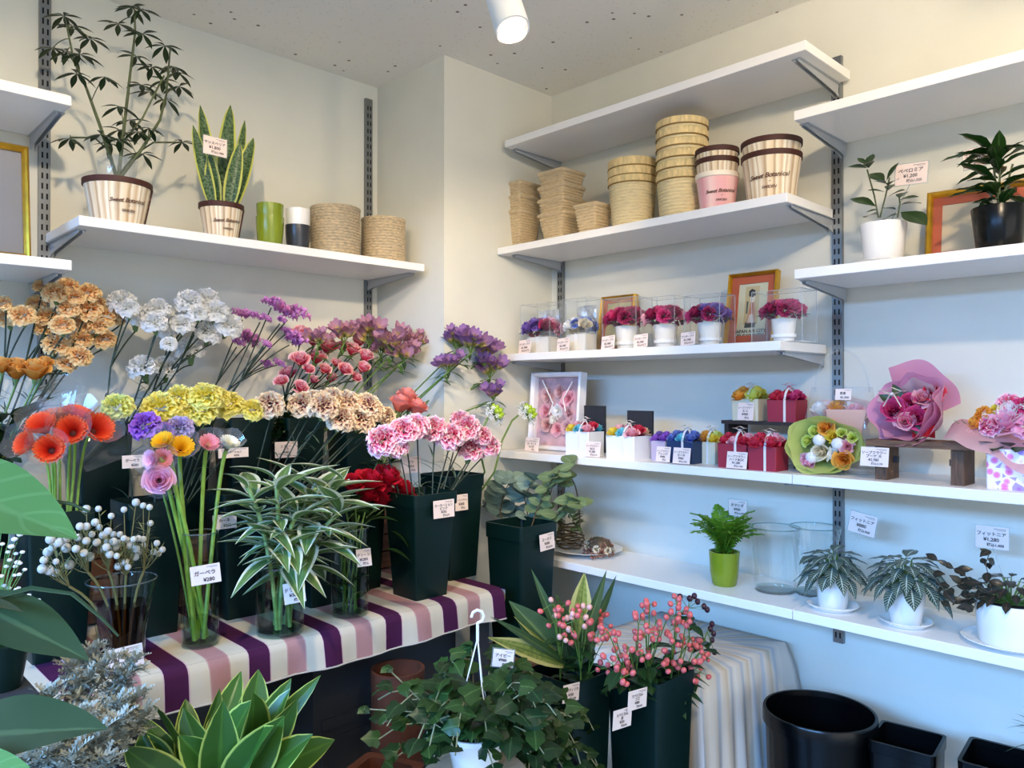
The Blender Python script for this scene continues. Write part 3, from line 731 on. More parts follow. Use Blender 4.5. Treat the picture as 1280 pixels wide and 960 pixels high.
# --- gilt frames
M_gilt = mat('gilt_frame', 'c79a2c', .3, .75, var=.15, vscale=40)
M_orangemat = mat('terracotta_mount', 'c05c3b', .7)
M_redline = mat('brown_frame_edge', '7a3d1c', .5)
def picture_frame(name, label, M, wd, h, border, mount=None, mountw=0, face=None, cat='picture frame', facemat=None, depth_=.018):
    """frame in its own xy plane (x right, y up), front towards +z, foot at y=0"""
    t = thing(name, label, cat); t.matrix_basis = M
    f = MB(); bw = border
    prof = [(0, 0), (0, depth_), (bw*.35, depth_+.004), (bw*.7, depth_), (bw, depth_-.006), (bw, 0)]
    cs = [(0, 0), (wd, 0), (wd, h), (0, h)]; dirs = [(1, 1), (-1, 1), (-1, -1), (1, -1)]
    vs = []; n = len(prof)
    for (cx, cy), (dx, dy) in zip(cs, dirs): vs += [(cx+dx*i_, cy+dy*i_, z) for i_, z in prof]
    fs = [(c*n+i, ((c+1) % 4)*n+i, ((c+1) % 4)*n+i+1, c*n+i+1) for c in range(4) for i in range(n-1)]
    f.add([(x-wd/2, y, z) for x, y, z in vs], fs)
    obj('frame', f, M_gilt if facemat is None else facemat, t, smooth=False)
    obj('back_board', MB().box(-wd/2+bw*.3, bw*.3, .001, wd/2-bw*.3, h-bw*.3, .003), M_redline, t, smooth=False)
    if mount:
        m_ = MB()
        x0, x1, y0, y1 = -wd/2+bw*.8, wd/2-bw*.8, bw*.8, h-bw*.8; mw = mountw
        m_.box(x0, y0, .004, x0+mw, y1, .008); m_.box(x1-mw, y0, .004, x1, y1, .008); m_.box(x0+mw, y0, .004, x1-mw, y0+mw, .008); m_.box(x0+mw, y1-mw, .004, x1-mw, y1, .008)
        obj('mount', m_, mount, t, smooth=False)
    obj('sheet', MB().box(-wd/2+bw*.8, bw*.8, .003, wd/2-bw*.8, h-bw*.8, .0048), face or M_paper, t, smooth=False)
    obj('glazing', MB().box(-wd/2+bw*.8, bw*.8, .010, wd/2-bw*.8, h-bw*.8, .0112), clear('frame_glass', 'fbfcfc', .8, .03, 1.25), t, smooth=False)
    return t
p = V((.262, 1.92, 1.778))
M_greyprint = mat('grey_print', '8d8b90', .8, var=.1, vscale=5)
picture_frame('picture_frame', 'large gilt framed picture cut off by the photo edge', basis(p, (1, 0, 0), (0, .12, 1)), .30, .25, .012, None, 0, M_greyprint)
# ================================================================ right-hand shelves, upper
M_sq = mat('square_basket_rope', 'd2bd98', .85, var=.14, vscale=70, bump=.3, bscale=420, stretch=(1, 1, 4))
M_yel = mat('pale_rush_rope', 'f0deaf', .8, var=.12, vscale=60, bump=.5, bscale=400, stretch=(1, 1, 5))
M_band = mat('rush_band', 'e6cd96', .8, var=.2, vscale=120, bump=.6, bscale=350, stretch=(1, 1, .25))
def sq_basket(label, pos, wt, wb, h, group, rz=0):
    t = thing('square_basket', label, 'basket', pos, rz, group)
    n = max(7, int(h/.008)); rings = [(wb/2*.9, wb/2*.9, 0)]; dz = h/n
    for c in range(n):
        hw = (wb + (wt-wb)*c/n)/2
        rings += [(hw-.0028, hw-.0028, c*dz+.0004), (hw+.0016, hw+.0016, c*dz+dz*.35), (hw+.0016, hw+.0016, c*dz+dz*.75)]
    rings += [(wt/2, wt/2, h), (wt/2-.006, wt/2-.006, h), (wb/2-.006, wb/2-.006, .006)]
    obj('body', MB().loft(rings, .16, 4, True, True), M_sq, t, angle=70)
    hw = wt/2; ring = []
    for q in range(4):
        a0 = pi/2*q
        for i in range(5):
            a = a0 + pi/2*i/4; sx, sy = ((1, 1), (-1, 1), (-1, -1), (1, -1))[q]
            ring.append((sx*hw*.84 + hw*.16*cos(a), sy*hw*.84 + hw*.16*sin(a), h))
    obj('rim', MB().tube(ring+ring[:2], .0058, 6, cap=False), M_sq, t)
    return t
ZA2 = 1.95; XS = 1.775
def rs(px, z, X=XS): return spot_on(px, z, X=X)
def stack(px, X, z, px_w, px_h, rims, label_fn, group, kind, taper=.74, **kw):
    """rims = pixel rises of each rim above the rim below; each nested piece is its own thing"""
    p = rs(px, z, X); k = mpp(p); zz = 0
    for i in range(len(rims)+1):
        kind(label_fn(i), p + V((0, 0, zz*k)), px_w*k, px_w*k*taper, px_h*k, group, **kw)
        if i < len(rims): zz += rims[i]
G = 'square woven baskets nested in stacks'
pos = ['lowest', 'second from the bottom', 'third from the bottom', 'fourth from the bottom', 'fifth from the bottom', 'sixth from the bottom', 'topmost']
def lab(n, base): return lambda i: '%s, %s' % (base, pos[0] if i == 0 else 'topmost' if i == n-1 else pos[i])
stack(650, 1.775, ZA2, 38, 47, [18, 17], lab(3, 'square woven basket of the stack nearest the corner'), G, sq_basket, .7)
stack(702, 1.78, ZA2, 42, 36, [18, 16, 18], lab(4, 'square woven basket of the four-high stack'), G, sq_basket, .7)
stack(742, 1.75, ZA2, 35, 37, [], lambda i: 'single small square basket between the brown and pale yellow stacks', G, sq_basket, .72)
def rush_pot(label, pos, wt, wb, h, group):
    t = thing('rush_planter', label, 'basket', pos, R0.uniform(0, 6), group); rt = wt/2; r = wb/2
    hb = h*.845; coils = int(hb/.0085); dz = hb/coils; rr = dz*.5; pr = [(.001, 0)]
    for c in range(coils):
        R = r + (rt*.97-r)*c/(coils-1)
        pr += [(R-.0032, c*dz), (R+.0012, c*dz+dz*.3), (R+.0012, c*dz+dz*.7)]
    pr += [(rt*.97, hb)]
    obj('body', MB().lathe(pr, 36), M_yel, t, angle=75)
    obj('band', MB().lathe([(rt*.97-.001, hb-.001), (rt+.0015, hb), (rt+.002, h-.002), (rt, h), (rt-.005, h), (r-.005, .004), (.001, .004)], 36), M_band, t, angle=50)
    obj('edge', MB().tube([((rt+.001)*cos(a), (rt+.001)*sin(a), hb) for a in (2*pi*i/36 for i in range(37))], .0021, 5, cap=False), mat('band_edge', '9a7740', .8), t)
    return t
G2 = 'pale rush planters nested in stacks'
stack(791, 1.785, ZA2, 60, 68, [9, 11], lab(3, 'pale yellow rush planter of the shorter stack'), G2, rush_pot, .8)
stack(853, 1.785, ZA2, 63, 60, [13, 13, 14, 13, 13], lab(6, 'pale yellow rush planter of the tallest stack'), G2, rush_pot, .84)
p = rs(897, ZA2, 1.76); k = mpp(p); fc = atan2(-p.y, -p.x)
G3 = 'printed pots nested on the upper shelf'
print_pot('printed_pot', 'pink printed pot with two wood-print pots stacked inside', p, 26*k, 20*k, 48*k, fc+.2, M_pinkprint, M_creamrim, G3, seam=False)
print_pot('printed_pot', 'small wood-print pot in the middle of the pink pot stack', p+V((0, 0, 19*k)), 26*k, 20.5*k, 47*k, fc+.2, group=G3, text=False, seam=False)
print_pot('printed_pot', 'small wood-print pot on top of the pink pot stack', p+V((0, 0, 33*k)), 26*k, 21*k, 46*k, fc+.2, group=G3, text=False, seam=False)
p = rs(965, ZA2, 1.775); k = mpp(p); fc = atan2(-p.y, -p.x)
print_pot('printed_pot', 'large wood-print pot at the shelf end, lower one of two', p, 36*k, 28*k, 61*k, fc-.1, group=G3, seam=False)
print_pot('printed_pot', 'large wood-print pot nested in the lower one at the shelf end', p+V((0, 0, 18*k)), 36*k, 28.5*k, 60*k, fc-.1, group=G3, text=False, seam=False)

# ---------------------------------------------------------------- shelf of clear boxes
ZA3 = 1.613
def dome(t, pos, R, mats, n, seed, h=.6, lf=None):
    """arrangement of small blooms on a low dome"""
    rnd = random.Random(seed)
    for i in range(n):
        f = (i+.5)/n; th = 1.25*sqrt(f); ph = i*2.4
        d = V((sin(th)*cos(ph), sin(th)*sin(ph), cos(th)))
        me = rose(11 + i % 2, mats[i % len(mats)], 12) if rnd.random() < .7 else carnation(5, mats[i % len(mats)], 22)
        obj('bloom', me, None, t, M=zframe(V(pos) + V((d.x*R, d.y*R, d.z*R*h)), d, R*rnd.uniform(.38, .5), rnd.uniform(0, 6)))
    if lf:
        for i in range(7):
            a = i*.9+.3; obj('leaf', lf, None, t, M=frame(V(pos) + V((cos(a)*R*.9, sin(a)*R*.9, -.002)), (cos(a), sin(a), .3), s=R*.6))
M_foil = mat('silver_foil', 'd5dbe2', .25, .7, bump=.8, bscale=120)
M_creampot = mat('cream_pot', 'ece6dc', .3)
def clear_box(label, px, wpx, hpx, X, contents, cat='gift box', dd=.075):
    p = rs(px, ZA3, X); k = mpp(p); wd = wpx*k; h = hpx*k
    t = thing('clear_gift_box', label, cat, p, 0, 'clear boxes of preserved flowers')
    g = MB().loft([(dd/2, wd/2, .001), (dd/2, wd/2, h)], .04, 1, True, True)
    cb = obj('clear_box', g, M_box, t, smooth=False)
    ed = MB()
    for sx in (-1, 1):
        for sy in (-1, 1): ed.box(sx*dd/2-.0006, sy*wd/2-.0006, .001, sx*dd/2+.0006, sy*wd/2+.0006, h)
    for z in (.001, h):
        for sx in (-1, 1): ed.box(sx*dd/2-.0006, -wd/2, z-.0006, sx*dd/2+.0006, wd/2, z+.0006)
        for sy in (-1, 1): ed.box(-dd/2, sy*wd/2-.0006, z-.0006, dd/2, sy*wd/2+.0006, z+.0006)
    obj('box_edge', ed, clear('box_edge_plastic', 'e6ecef', .9, .1, 1.8, haze=.25), cb, smooth=False)
    contents(t, wd, h, k)
    return t
def c_block(mats, foil=True):
    def f(t, wd, h, k):
        obj('base', MB().box(-.026, -wd*.36, .002, .026, wd*.36, h*.34), M_creampot, t, smooth=False)
        obj('ribbon', MB().box(-.0268, -wd*.05, .002, .0268, wd*.05, h*.345), M_paper, t, smooth=False)
        dome(t, (-.004, 0, h*.42), wd*.42, mats, 12, 3, .6, LM_rose)
        if foil: obj('foil_bag', MB().grid(lambda u, v: (.026 + .006*sin(u*9)*sin(v*7), (u-.5)*wd*.72, h*.4 + v*h*.5), 10, 8), M_foil, t)
    return f
def c_pot(mats):
    def f(t, wd, h, k):
        r = 15*k
        obj('pot', MB().lathe([(.001, .002), (r*.8, .002), (r, h*.46), (r*.9, h*.46), (r*.7, .01)], 24), M_creampot, t)
        obj('ribbon', MB().lathe([(r*.86, h*.10), (r*.98, h*.1), (r*1.0, h*.16), (r*.86, h*.16)], 24), M_paper, t, angle=30)
        dome(t, (0, 0, h*.52), 23*k, mats, 15, 4, .62, LM_rose)
    return f
clear_box('clear box with violet flowers on a cream block, nearest the corner', 679, 50, 62, 1.765, c_block([P_viol, P_viol, P_pinkrose, P_wine]))
clear_box('clear box with blue and white flowers on a cream block', 727, 42, 66, 1.765, c_block([P_blue, P_white, P_blue, P_cream]))
clear_box('clear box with crimson flowers in front of the small gilt frame', 784, 52, 64, 1.75, c_pot([P_wine, P_magenta, P_wine, P_wine]))
clear_box('clear box with bright pink and red flowers beside the small gilt frame', 832, 50, 63, 1.75, c_pot([P_magenta, P_wine, P_psoap, P_wine]))
clear_box('clear box with dark wine and violet flowers next to the tall portrait print', 887, 50, 63, 1.745, c_pot([P_wine, P_viol, P_magenta]))
clear_box('clear box with wine red flowers at the open end of its shelf', 980, 66, 64, 1.745, c_pot([P_wine, P_magenta, P_wine]))
# frames
p = rs(770, ZA3, 1.86); k = mpp(p)
M_sketch = mat('landscape_print', 'c8bd8e', .8, var=.25, vscale=14)
picture_frame('picture_frame', 'small gilt frame with a terracotta mount behind the crimson flowers', basis(p, (0, -1, 0), (.16, 0, 1)), 54*k, 72*k, .009, M_orangemat, .012, M_sketch)
p = rs(938, ZA3, 1.835); k = mpp(p); wd = 67*k; hh = 94*k
M_printbg = mat('print_paper', 'd8d3b4', .8)
fr = picture_frame('picture_frame', 'tall gilt framed print of a standing figure with lettering below', basis(p, (0, -1, 0), (.16, 0, 1)), wd, hh, .0085, M_orangemat, .021, M_printbg)
# a plain standing figure on the sheet: dark hair, patterned robe, lettering under it
pic = [('figure_ground', 'cdb98c', [(-.26, .22), (.20, .22), (.20, .84), (-.26, .84)], 0), ('figure_robe', 'c98f72', [(-.16, .24), (.12, .24), (.10, .44), (.05, .58), (-.07, .58), (-.12, .42)], 1), ('figure_robe', 'd8ccc0', [(-.14, .25), (.10, .25), (.04, .38), (-.08, .38)], 2),
       ('figure_face', 'ead9c0', [(-.07, .58), (.05, .58), (.07, .68), (.0, .73), (-.08, .68)], 1), ('figure_hair', '2b2f33', [(-.13, .68), (-.02, .66), (.09, .69), (.06, .77), (-.05, .80), (-.14, .76)], 2), ('figure_hair', '4f5f55', [(-.2, .40), (-.15, .40), (-.14, .60), (-.2, .60)], 1),
       ('figure_ground', '53534c', [(-.22, .17), (.12, .17), (.15, .25), (-.2, .26)], 1), ('figure_robe', 'a8604a', [(-.04, .40), (.02, .40), (.03, .56), (-.03, .56)], 3)]
for nm, c, poly, z in pic:
    obj(nm, MB().prism([(x*wd*.62, .021+y*(hh-.03)) for x, y in poly], .0003, Matrix.Translation((0, 0, .005+z*.0004))), mat('print_'+c, c, .8), fr, smooth=False)
lettering('lettering', fr, 'JAPAN AIR CITY', hh*.062, 0, hh*.20, .0065)
lettering('lettering', fr, 'ELECTRIFY', hh*.082, 0, hh*.13, .0065)
for i, (x, y, lb) in enumerate([(656, 436, 'the violet flowers'), (704, 434, 'the blue and white flowers'), (760, 432, 'the crimson flowers'), (801, 429, 'the bright pink and red flowers'), (860, 425, 'the dark wine and violet flowers')]):
    p = rs(x, ZA3, 1.69); k = mpp(p); h = 17*k; wd = 21*k
    price_tag('price tag standing in front of ' + lb, p + V((0, 0, h*.5+.001)), RW+V((0, 0, .07)), UPV, wd, h, ['プリザーブド', ['¥1,980', '¥2,480', '¥2,480', '¥2,980', '¥1,980'][i], '税込み価格'])

# ---------------------------------------------------------------- upper right-hand shelf
ZB2 = 1.772
def saucer(label, pos, r, group=None, mt=None):
    o = obj('saucer', MB().lathe([(.001, 0), (r*.72, 0), (r*.76, .002), (r, .011), (r-.002, .0125), (r*.74, .004), (.001, .004)], 36), mt or M_white, loc=pos, angle=45)
    return tag(o, label, 'saucer', group)
def round_pot(t, rt, rb, h, mt, rim=True, soil=True):
    pr = [(.001, 0), (rb-.002, 0), (rb, .003), (rt, h-.002), (rt-.001, h), (rt-.004, h), (rt-.005, h-.006), (rb-.004, .006), (.001, .006)]
    obj('pot', MB().lathe(pr, 36), mt, t, angle=40)
    if soil: obj('soil', MB().lathe([(.001, h-.008), (rt-.004, h-.010)], 20), M_soil, t)
L_pep = leaf('dark_glossy_leaf', '2c4220', vein='3f5a2c', tr=.1, rough=.28)
LM_pep = leafmesh('pep', L_pep, w=.5, droop=.12, fold=.15, nu=4, nv=6, peak=.55)
p = rs(1105, ZB2, 1.78); k = mpp(p); h = 52*k
saucer('white saucer under the white pot on the upper shelf', p, 36*k)
p = p+V((0, 0, .004))
t = thing('potted_rubber_plant', 'small plant with thick dark oval leaves in a white pot', 'plant', p)
round_pot(t, 27*k, 22*k, h, M_white)
sm = MB(); X1 = 1.78
def pr_(x, y, dx=0): return onX(x, y, X1+dx) - p
for path in ([(1098, 272), (1093, 245), (1084, 212)], [(1100, 272), (1107, 245), (1112, 222)], [(1122, 272), (1125, 255), (1124, 245)]):
    sm.tube([pr_(x, y) for x, y in path], .0018, 5)
obj('stem', sm, M_bark, t)
for (x, y, tx, ty, z) in [(1084, 210, 1062, 206, 0), (1084, 208, 1090, 192, .01), (1083, 206, 1073, 197, 0), (1086, 210, 1086, 200, -.02), (1108, 226, 1120, 204, 0), (1106, 228, 1089, 215, .01), (1108, 230, 1094, 224, -.02), (1110, 232, 1120, 222, -.02), (1106, 240, 1087, 236, -.01),
                          (1110, 246, 1128, 236, -.01), (1124, 250, 1146, 244, 0), (1124, 248, 1130, 238, .02), (1095, 258, 1066, 246, 0), (1126, 256, 1150, 251, .02), (1120, 262, 1104, 258, -.02), (1126, 265, 1155, 275, -.02), (1098, 262, 1083, 264, 0), (1122, 268, 1104, 272, .01), (1110, 238, 1116, 228, .02), (1096, 268, 1082, 268, .02)]:
    a = pr_(x, y); b = pr_(tx, ty, z*2); obj('leaf', LM_pep, None, t, M=frame(a, b-a, up=(-.6, 0, 1), s=max((b-a).length*1.1, .02)))
pt = onX(1139, 217, 1.80)
price_tag('price tag on a clear stick behind the oval-leaved plant', pt, RW+V((0, 0, -.05)), (.05, 0, 1), 37*k, 26*k, ['ペペロミア', '¥1,200', '税込1,320'], stake=p+V((.01, -.01, h)))
p = rs(1225, ZB2, 1.86); k = mpp(p)
picture_frame('picture_frame', 'gilt frame with a wide terracotta mount leaning behind the black pot', basis(p+V((0, 0, .0)), (.1, -1, 0), (.18, .03, 1)), 120*k, 98*k, .012, M_orangemat, .02, mat('pale_landscape', 'd6c4a6', .8, var=.15, vscale=8))
p = rs(1250, ZB2, 1.74); k = mpp(p); h = 55*k
t = thing('potted_coffee_plant', 'bushy plant with glossy drooping leaves in a black pot', 'plant', p)
round_pot(t, 31*k, 25*k, h, M_black)
L_coffee = leaf('coffee_leaf', '24421a', vein='3d6128', tr=.12, rough=.25)
LM_coffee = leafmesh('coffee', L_coffee, w=.38, droop=.22, fold=.2, nu=4, nv=7, peak=.5, wave=.25)
sm = MB()
for (x, y) in [(1250, 200), (1240, 190), (1266, 205)]: sm.tube([V((0, 0, h-.01)), onX(x, y, 1.74)-p], .002, 5)
obj('stem', sm, M_bark, t)
for i in range(40):
    a = R0.uniform(0, 2*pi); z = h + R0.uniform(.0, 78)*k; L = R0.uniform(34, 54)*k; rr = R0.uniform(0, 8)*k
    obj('leaf', LM_coffee, None, t, M=frame((cos(a)*rr, sin(a)*rr, z), (cos(a), sin(a), R0.uniform(-.1, .7)), s=L))
for (x, y, tx, ty) in [(1240, 192, 1178, 190), (1244, 200, 1200, 182), (1250, 205, 1246, 160), (1255, 195, 1275, 170), (1246, 230, 1212, 228), (1250, 240, 1222, 236), (1250, 250, 1217, 247)]:
    a = onX(x, y, 1.74)-p; b = onX(tx, ty, 1.70)-p; obj('leaf', LM_coffee, None, t, M=frame(a, b-a, up=(-.5, 0, 1), s=(b-a).length))
price_tag('price tag half hidden by the leaves of the black pot plant', onX(1222, 196, 1.80), RW+V((0, 0, .1)), (.05, 0, 1), 34*k, 26*k, ['コーヒーの木', '¥1,500', '税込1,650'], stake=p+V((.01, .01, h)))
# ================================================================ lower right-hand shelves
ZA4 = 1.31
# --- white shadow box with pink wreath
p = rs(697, ZA4, 1.80); k = mpp(p); wd = 84*k; hh = 97*k
M_whitefr = mat('white_frame_paint', 'efedf0', .35)
sb = picture_frame('shadow_box', 'white shadow box frame filled with pale pink flowers', basis(p, (0, -1, 0), (.08, 0, 1)), wd, hh, .014, None, 0, mat('pink_gauze', 'd9aeb4', .85, var=.25, vscale=25, bump=.6, bscale=90), facemat=M_whitefr, cat='shadow box', depth_=.03)
P_dusty = petal('dusty_pink_petal', [(0, 'c98a94'), (.6, 'dca9ae'), (1, 'ecc9ca')])
rnd = random.Random(4)
for (x, y, r_, m_) in [(-.22, .72, .15, 0), (.02, .78, .13, 0), (.2, .7, .14, 1), (-.25, .5, .13, 1), (.22, .48, .12, 0), (-.2, .3, .13, 0), (.02, .24, .12, 1), (.2, .28, .13, 0), (0, .52, .12, 2), (-.05, .38, .09, 2), (.1, .6, .09, 1)]:
    obj('bloom', rose(21+m_, (P_dusty, P_psoap, P_white)[m_], 12), None, sb, M=zframe((x*wd, .014+y*(hh-.028), .012), (rnd.uniform(-.2, .2), rnd.uniform(-.2, .2), 1), (r_*wd*.85, r_*wd*.85, r_*wd*.3), rnd.uniform(0, 6)))
obj('ribbon', MB().tube([(-.3*wd, .9*hh, .02), (-.05*wd, .6*hh, .022), (-.12*wd, .45*hh, .022)], .0022, 5).tube([(.3*wd, .88*hh, .02), (.15*wd, .66*hh, .022), (.2*wd, .5*hh, .02)], .002, 5), M_white, sb)
M_wbox = mat('white_gift_box', 'eef0f2', .5)
M_dgrey = mat('dark_card', '24262c', .6)
M_ribw = petal('white_ribbon', [(0, 'f3efec'), (1, 'fbf8f5')], tr=.2)
def bow(t, pos, s, mt=None, right=(0, -1, 0)):
    mb = MB(); R = basis(pos, right, (0, 0, 1))
    for sg in (-1, 1):
        mb.grid(lambda u, v: (sg*(sin(v*pi)*s*.9), (v-.5)*s*.5 + .25*s*sin(v*2*pi)*.5 + .2*s, (u-.5)*s*.4), 2, 10, R)
        mb.grid(lambda u, v: (sg*(.1+.5*v)*s, -v*s*.9 + (0 if u < .5 else .02*s), (u-.5)*s*.3), 2, 4, R)
    mb.ball(s*.14, 6, 4, R)
    obj('bow', mb, mt or M_ribw, t)
def soap_box(label, px, wpx, hpx, X, cols, boxm, lid=None, dpth=.075, z=ZA4, rib=True, bowm=None, n=None, dome_h=.3, rzs=0):
    """square gift box heaped with soap roses"""
    p = rs(px, z, X); k = mpp(p); wd = wpx*k; h = hpx*k
    t = thing('soap_flower_box', label, 'gift box', p, rzs, 'soap flower gift boxes')
    obj('box', MB().loft([(dpth/2-.001, wd/2-.001, 0), (dpth/2, wd/2, h), (dpth/2-.002, wd/2-.002, h), (dpth/2-.002, wd/2-.002, h-.012), (.001, .001, h-.012)], .05, 1, True, False), boxm, t, smooth=False)
    if lid:
        obj('lid', MB().box(dpth/2-.004, -wd*.52, h*.1, dpth/2+.004, wd*.36, h+hpx*1.05*k), lid, t, smooth=False)
    rnd = random.Random(px); ny = max(2, round(wd/.03)); i = 0
    for a in range(3):
        for b_ in range(ny):
            x = (-.5+(a+.5)/3)*dpth*.95; y = (.5-(b_+.5)/ny)*wd*.98
            obj('soap_rose', rose(31 + i % 3, cols[i % len(cols)], 14), None, t, M=zframe((x, y, h + .004 + .008*(1-abs(a-1))), (x*9-.25, y*9, 1), wd/ny*.62, rnd.uniform(0, 6))); i += 1
    if rib:
        q = MB()
        for y in (-wd*.12, ):
            q.box(-dpth/2-.001, y-.003, 0, -dpth/2, y+.003, h)
        pts = [(-dpth/2-.001, -wd*.12, h), (-dpth/3, -wd*.12, h+.028), (dpth/3, -wd*.12, h+.028), (dpth/2, -wd*.12, h)]
        q.grid(lambda u, v: (pts[0][0]+(pts[3][0]-pts[0][0])*v, -wd*.12+(u-.5)*.006, h+.032*sin(pi*v)**.6), 1, 10)
        obj('ribbon', q, M_ribw, t, smooth=False); bow(t, (-dpth*.15, -wd*.12, h+.034), .02, bowm)
    return t
soap_box('white box of yellow, aqua and pink soap roses in front of the shadow box', 731, 38, 30, 1.73, [P_ysoap, P_aqua, P_psoap, P_psoap, P_rsoap, P_rsoap, P_psoap, P_osoap, P_aqua], M_wbox, M_dgrey)
soap_box('white box of yellow, aqua and pink soap roses with an open black lid', 786, 44, 29, 1.73, [P_ysoap, P_aqua, P_psoap, P_psoap, P_psoap, P_rsoap, P_osoap, P_rsoap, P_mauve], M_wbox, M_dgrey, dpth=.085)
M_navy = mat('navy_gift_box', '15325c', .5); M_crbox = mat('cream_gift_box', 'd8d0b4', .6); M_redbox = mat('red_gift_box', '9c2138', .5); M_lilbox = mat('pale_violet_box', 'b9a9bd', .6)
soap_box('small pale box of violet soap roses behind the blue one', 829, 22, 24, 1.77, [P_purple, P_purple, P_viol], M_lilbox, dpth=.05, rib=False)
soap_box('navy gift box of blue and aqua soap roses tied with white ribbon', 857, 38, 28, 1.735, [P_blue, P_aqua, P_blue, P_blue, P_blue], M_navy, dpth=.06)
soap_box('cream gift box of orange and yellow soap roses on the shelf board', 889, 28, 27, 1.78, [P_osoap, P_ysoap, P_osoap, P_lime], M_crbox, dpth=.06)
soap_box('red gift box of red and pink soap roses with a price tag on its front', 923, 40, 30, 1.725, [P_rsoap, P_psoap, P_rsoap, P_rsoap], M_redbox, dpth=.065)
soap_box('red gift box of red soap roses between its twin and the green bouquet', 960, 38, 30, 1.72, [P_rsoap, P_rsoap, P_rsoap, P_psoap], M_redbox, dpth=.065)
# --- low dark stand with two boxes
M_darkwood = mat('dark_stained_wood', '2a1d18', .5, var=.25, vscale=30, stretch=(1, 8, 1))
p = rs(962, ZA4, 1.845); k = mpp(p)
t = thing('display_stand', 'low dark wooden stand behind the red gift boxes', 'stand', p)
hs = .112; wd = 104*k
obj('top_board', MB().box(-.055, -wd/2, hs-.009, .055, wd/2, hs), M_darkwood, t, smooth=False)
for s in (-1, 1): obj('leg', MB().box(-.05, s*(wd/2-.012)-.006, 0, .05, s*(wd/2-.012)+.006, hs-.009), M_darkwood, t, smooth=False)
soap_box('cream gift box of orange and yellow soap roses up on the dark stand', 938, 36, 27, 1.83, [P_osoap, P_lime, P_osoap, P_ysoap], M_crbox, dpth=.06, z=ZA4+hs)
soap_box('red gift box with a pink bow up on the dark stand', 984, 38, 27, 1.825, [P_rsoap, P_rsoap, P_magenta], M_redbox, dpth=.065, z=ZA4+hs, bowm=P_psoap)
# tags of this shelf
def shelf_tag(lb, x, y, wpx, hpx, X, lines, lift=None, tilt=.16):
    q = onX(x, y, X); k = mpp(q)
    if lift is not None: q.z = lift + hpx*k*.5 + .0015
    return price_tag(lb, q, RW, (tilt, 0, 1), wpx*k, hpx*k, lines)
shelf_tag('price tag leaning on the lower edge of the white shadow box', 665, 555, 24, 17, 1.705, ['ソープフラワー', 'ガーランド', '¥2,750', '税込'], ZA4)
shelf_tag('price tag before the white box under the shadow box', 741, 563, 24, 19, 1.685, ['ソープフラワー', 'BOX', '¥1,980', '税込2,178'], ZA4)
shelf_tag('price tag before the violet soap roses', 829, 570, 21, 19, 1.70, ['ソープフラワー', 'アレンジ', '¥980', '税込'], ZA4)
shelf_tag('price tag before the navy gift box', 852, 574, 25, 20, 1.690, ['ソープフラワー', 'カーネ', '¥980', '税込1,078'], ZA4)
shelf_tag('price tag on the front of the red gift box', 921, 577, 28, 21, 1.682, ['ソープフラワー', 'ハートBOX', '¥1,280', '税込1,408'], ZA4)
shelf_tag('price tag on the cream box up on the dark stand', 932, 522, 22, 22, 1.795, ['ソープフラワー', 'ミニ', '¥980', '税込'], ZA4+hs)
shelf_tag('price tag hanging on the front of the small wooden stool', 1093, 571, 34, 24, 1.685, ['ソープフラワー', 'ブーケ 大', '¥2,980', '税込3,278'])
# --- bouquets
M_lime = petal('lime_wrap', [(0, 'b6c95a'), (1, 'd3dd86')], tr=.35, rough=.5)
M_pinkwrap = petal('pink_wrap', [(0, 'd887a6'), (1, 'eba7c2')], tr=.35, rough=.4)
M_palewrap = petal('pale_pink_wrap', [(0, 'dfb9bd'), (1, 'ecd3d3')], tr=.35, rough=.4)
M_lace = petal('polka_ribbon', [(0, 'f2f0ee'), (.5, '2a2b33'), (.62, 'f2f0ee'), (.8, '2a2b33'), (.9, 'f2f0ee')], tr=.1, interp='CONSTANT')
def wrap_cone(seed, r, depth_, open_a=2*pi, wav=.12, start=0, n=40, flat=1.0):
    """funnel of wrapping paper, mouth along +z at z=0, tip at z=-depth"""
    rnd = random.Random(seed); ph = [rnd.uniform(0, 6) for _ in range(4)]
    def fn(u, v):
        a = start + u*open_a
        rr = r*(.10 + .90*v**.9)*(1 + wav*v*v*(sin(3*a+ph[0]) + .6*sin(7*a+ph[1])))
        z = -depth_*(1-v) + wav*r*v*v*(sin(4*a+ph[2]) + .5*sin(9*a+ph[3]))
        return (rr*cos(a), rr*sin(a)*flat, z)
    return MB().grid(fn, n, 8)
p = onX(1028, 556, 1.715); k = mpp(p); n = V((-1, .15, .12)); r_ = 43*k
t = thing('lime_bouquet', 'soap rose bouquet in lime green paper lying by the red gift boxes', 'bouquet', V((p.x+.02, p.y, ZA4)))
o0 = V((p.x+.02, p.y, ZA4)); c = V((p.x, p.y, ZA4+.001+r_*.83)) - o0
M0 = zframe(c, n)
for i, (sd, r2) in enumerate(((3, 1.0), (8, .92))):
    obj('wrapping', wrap_cone(sd, r_*r2, .12, wav=.07, start=i), M_lime, t, M=basis(c, (0.15, -1, 0), (.12, .03, 1)) @ Matrix.Diagonal((1.12, .84, .9, 1)))
M0i = basis(c + n.normalized()*-.022, (0, -1, 0), (.1, 0, 1))
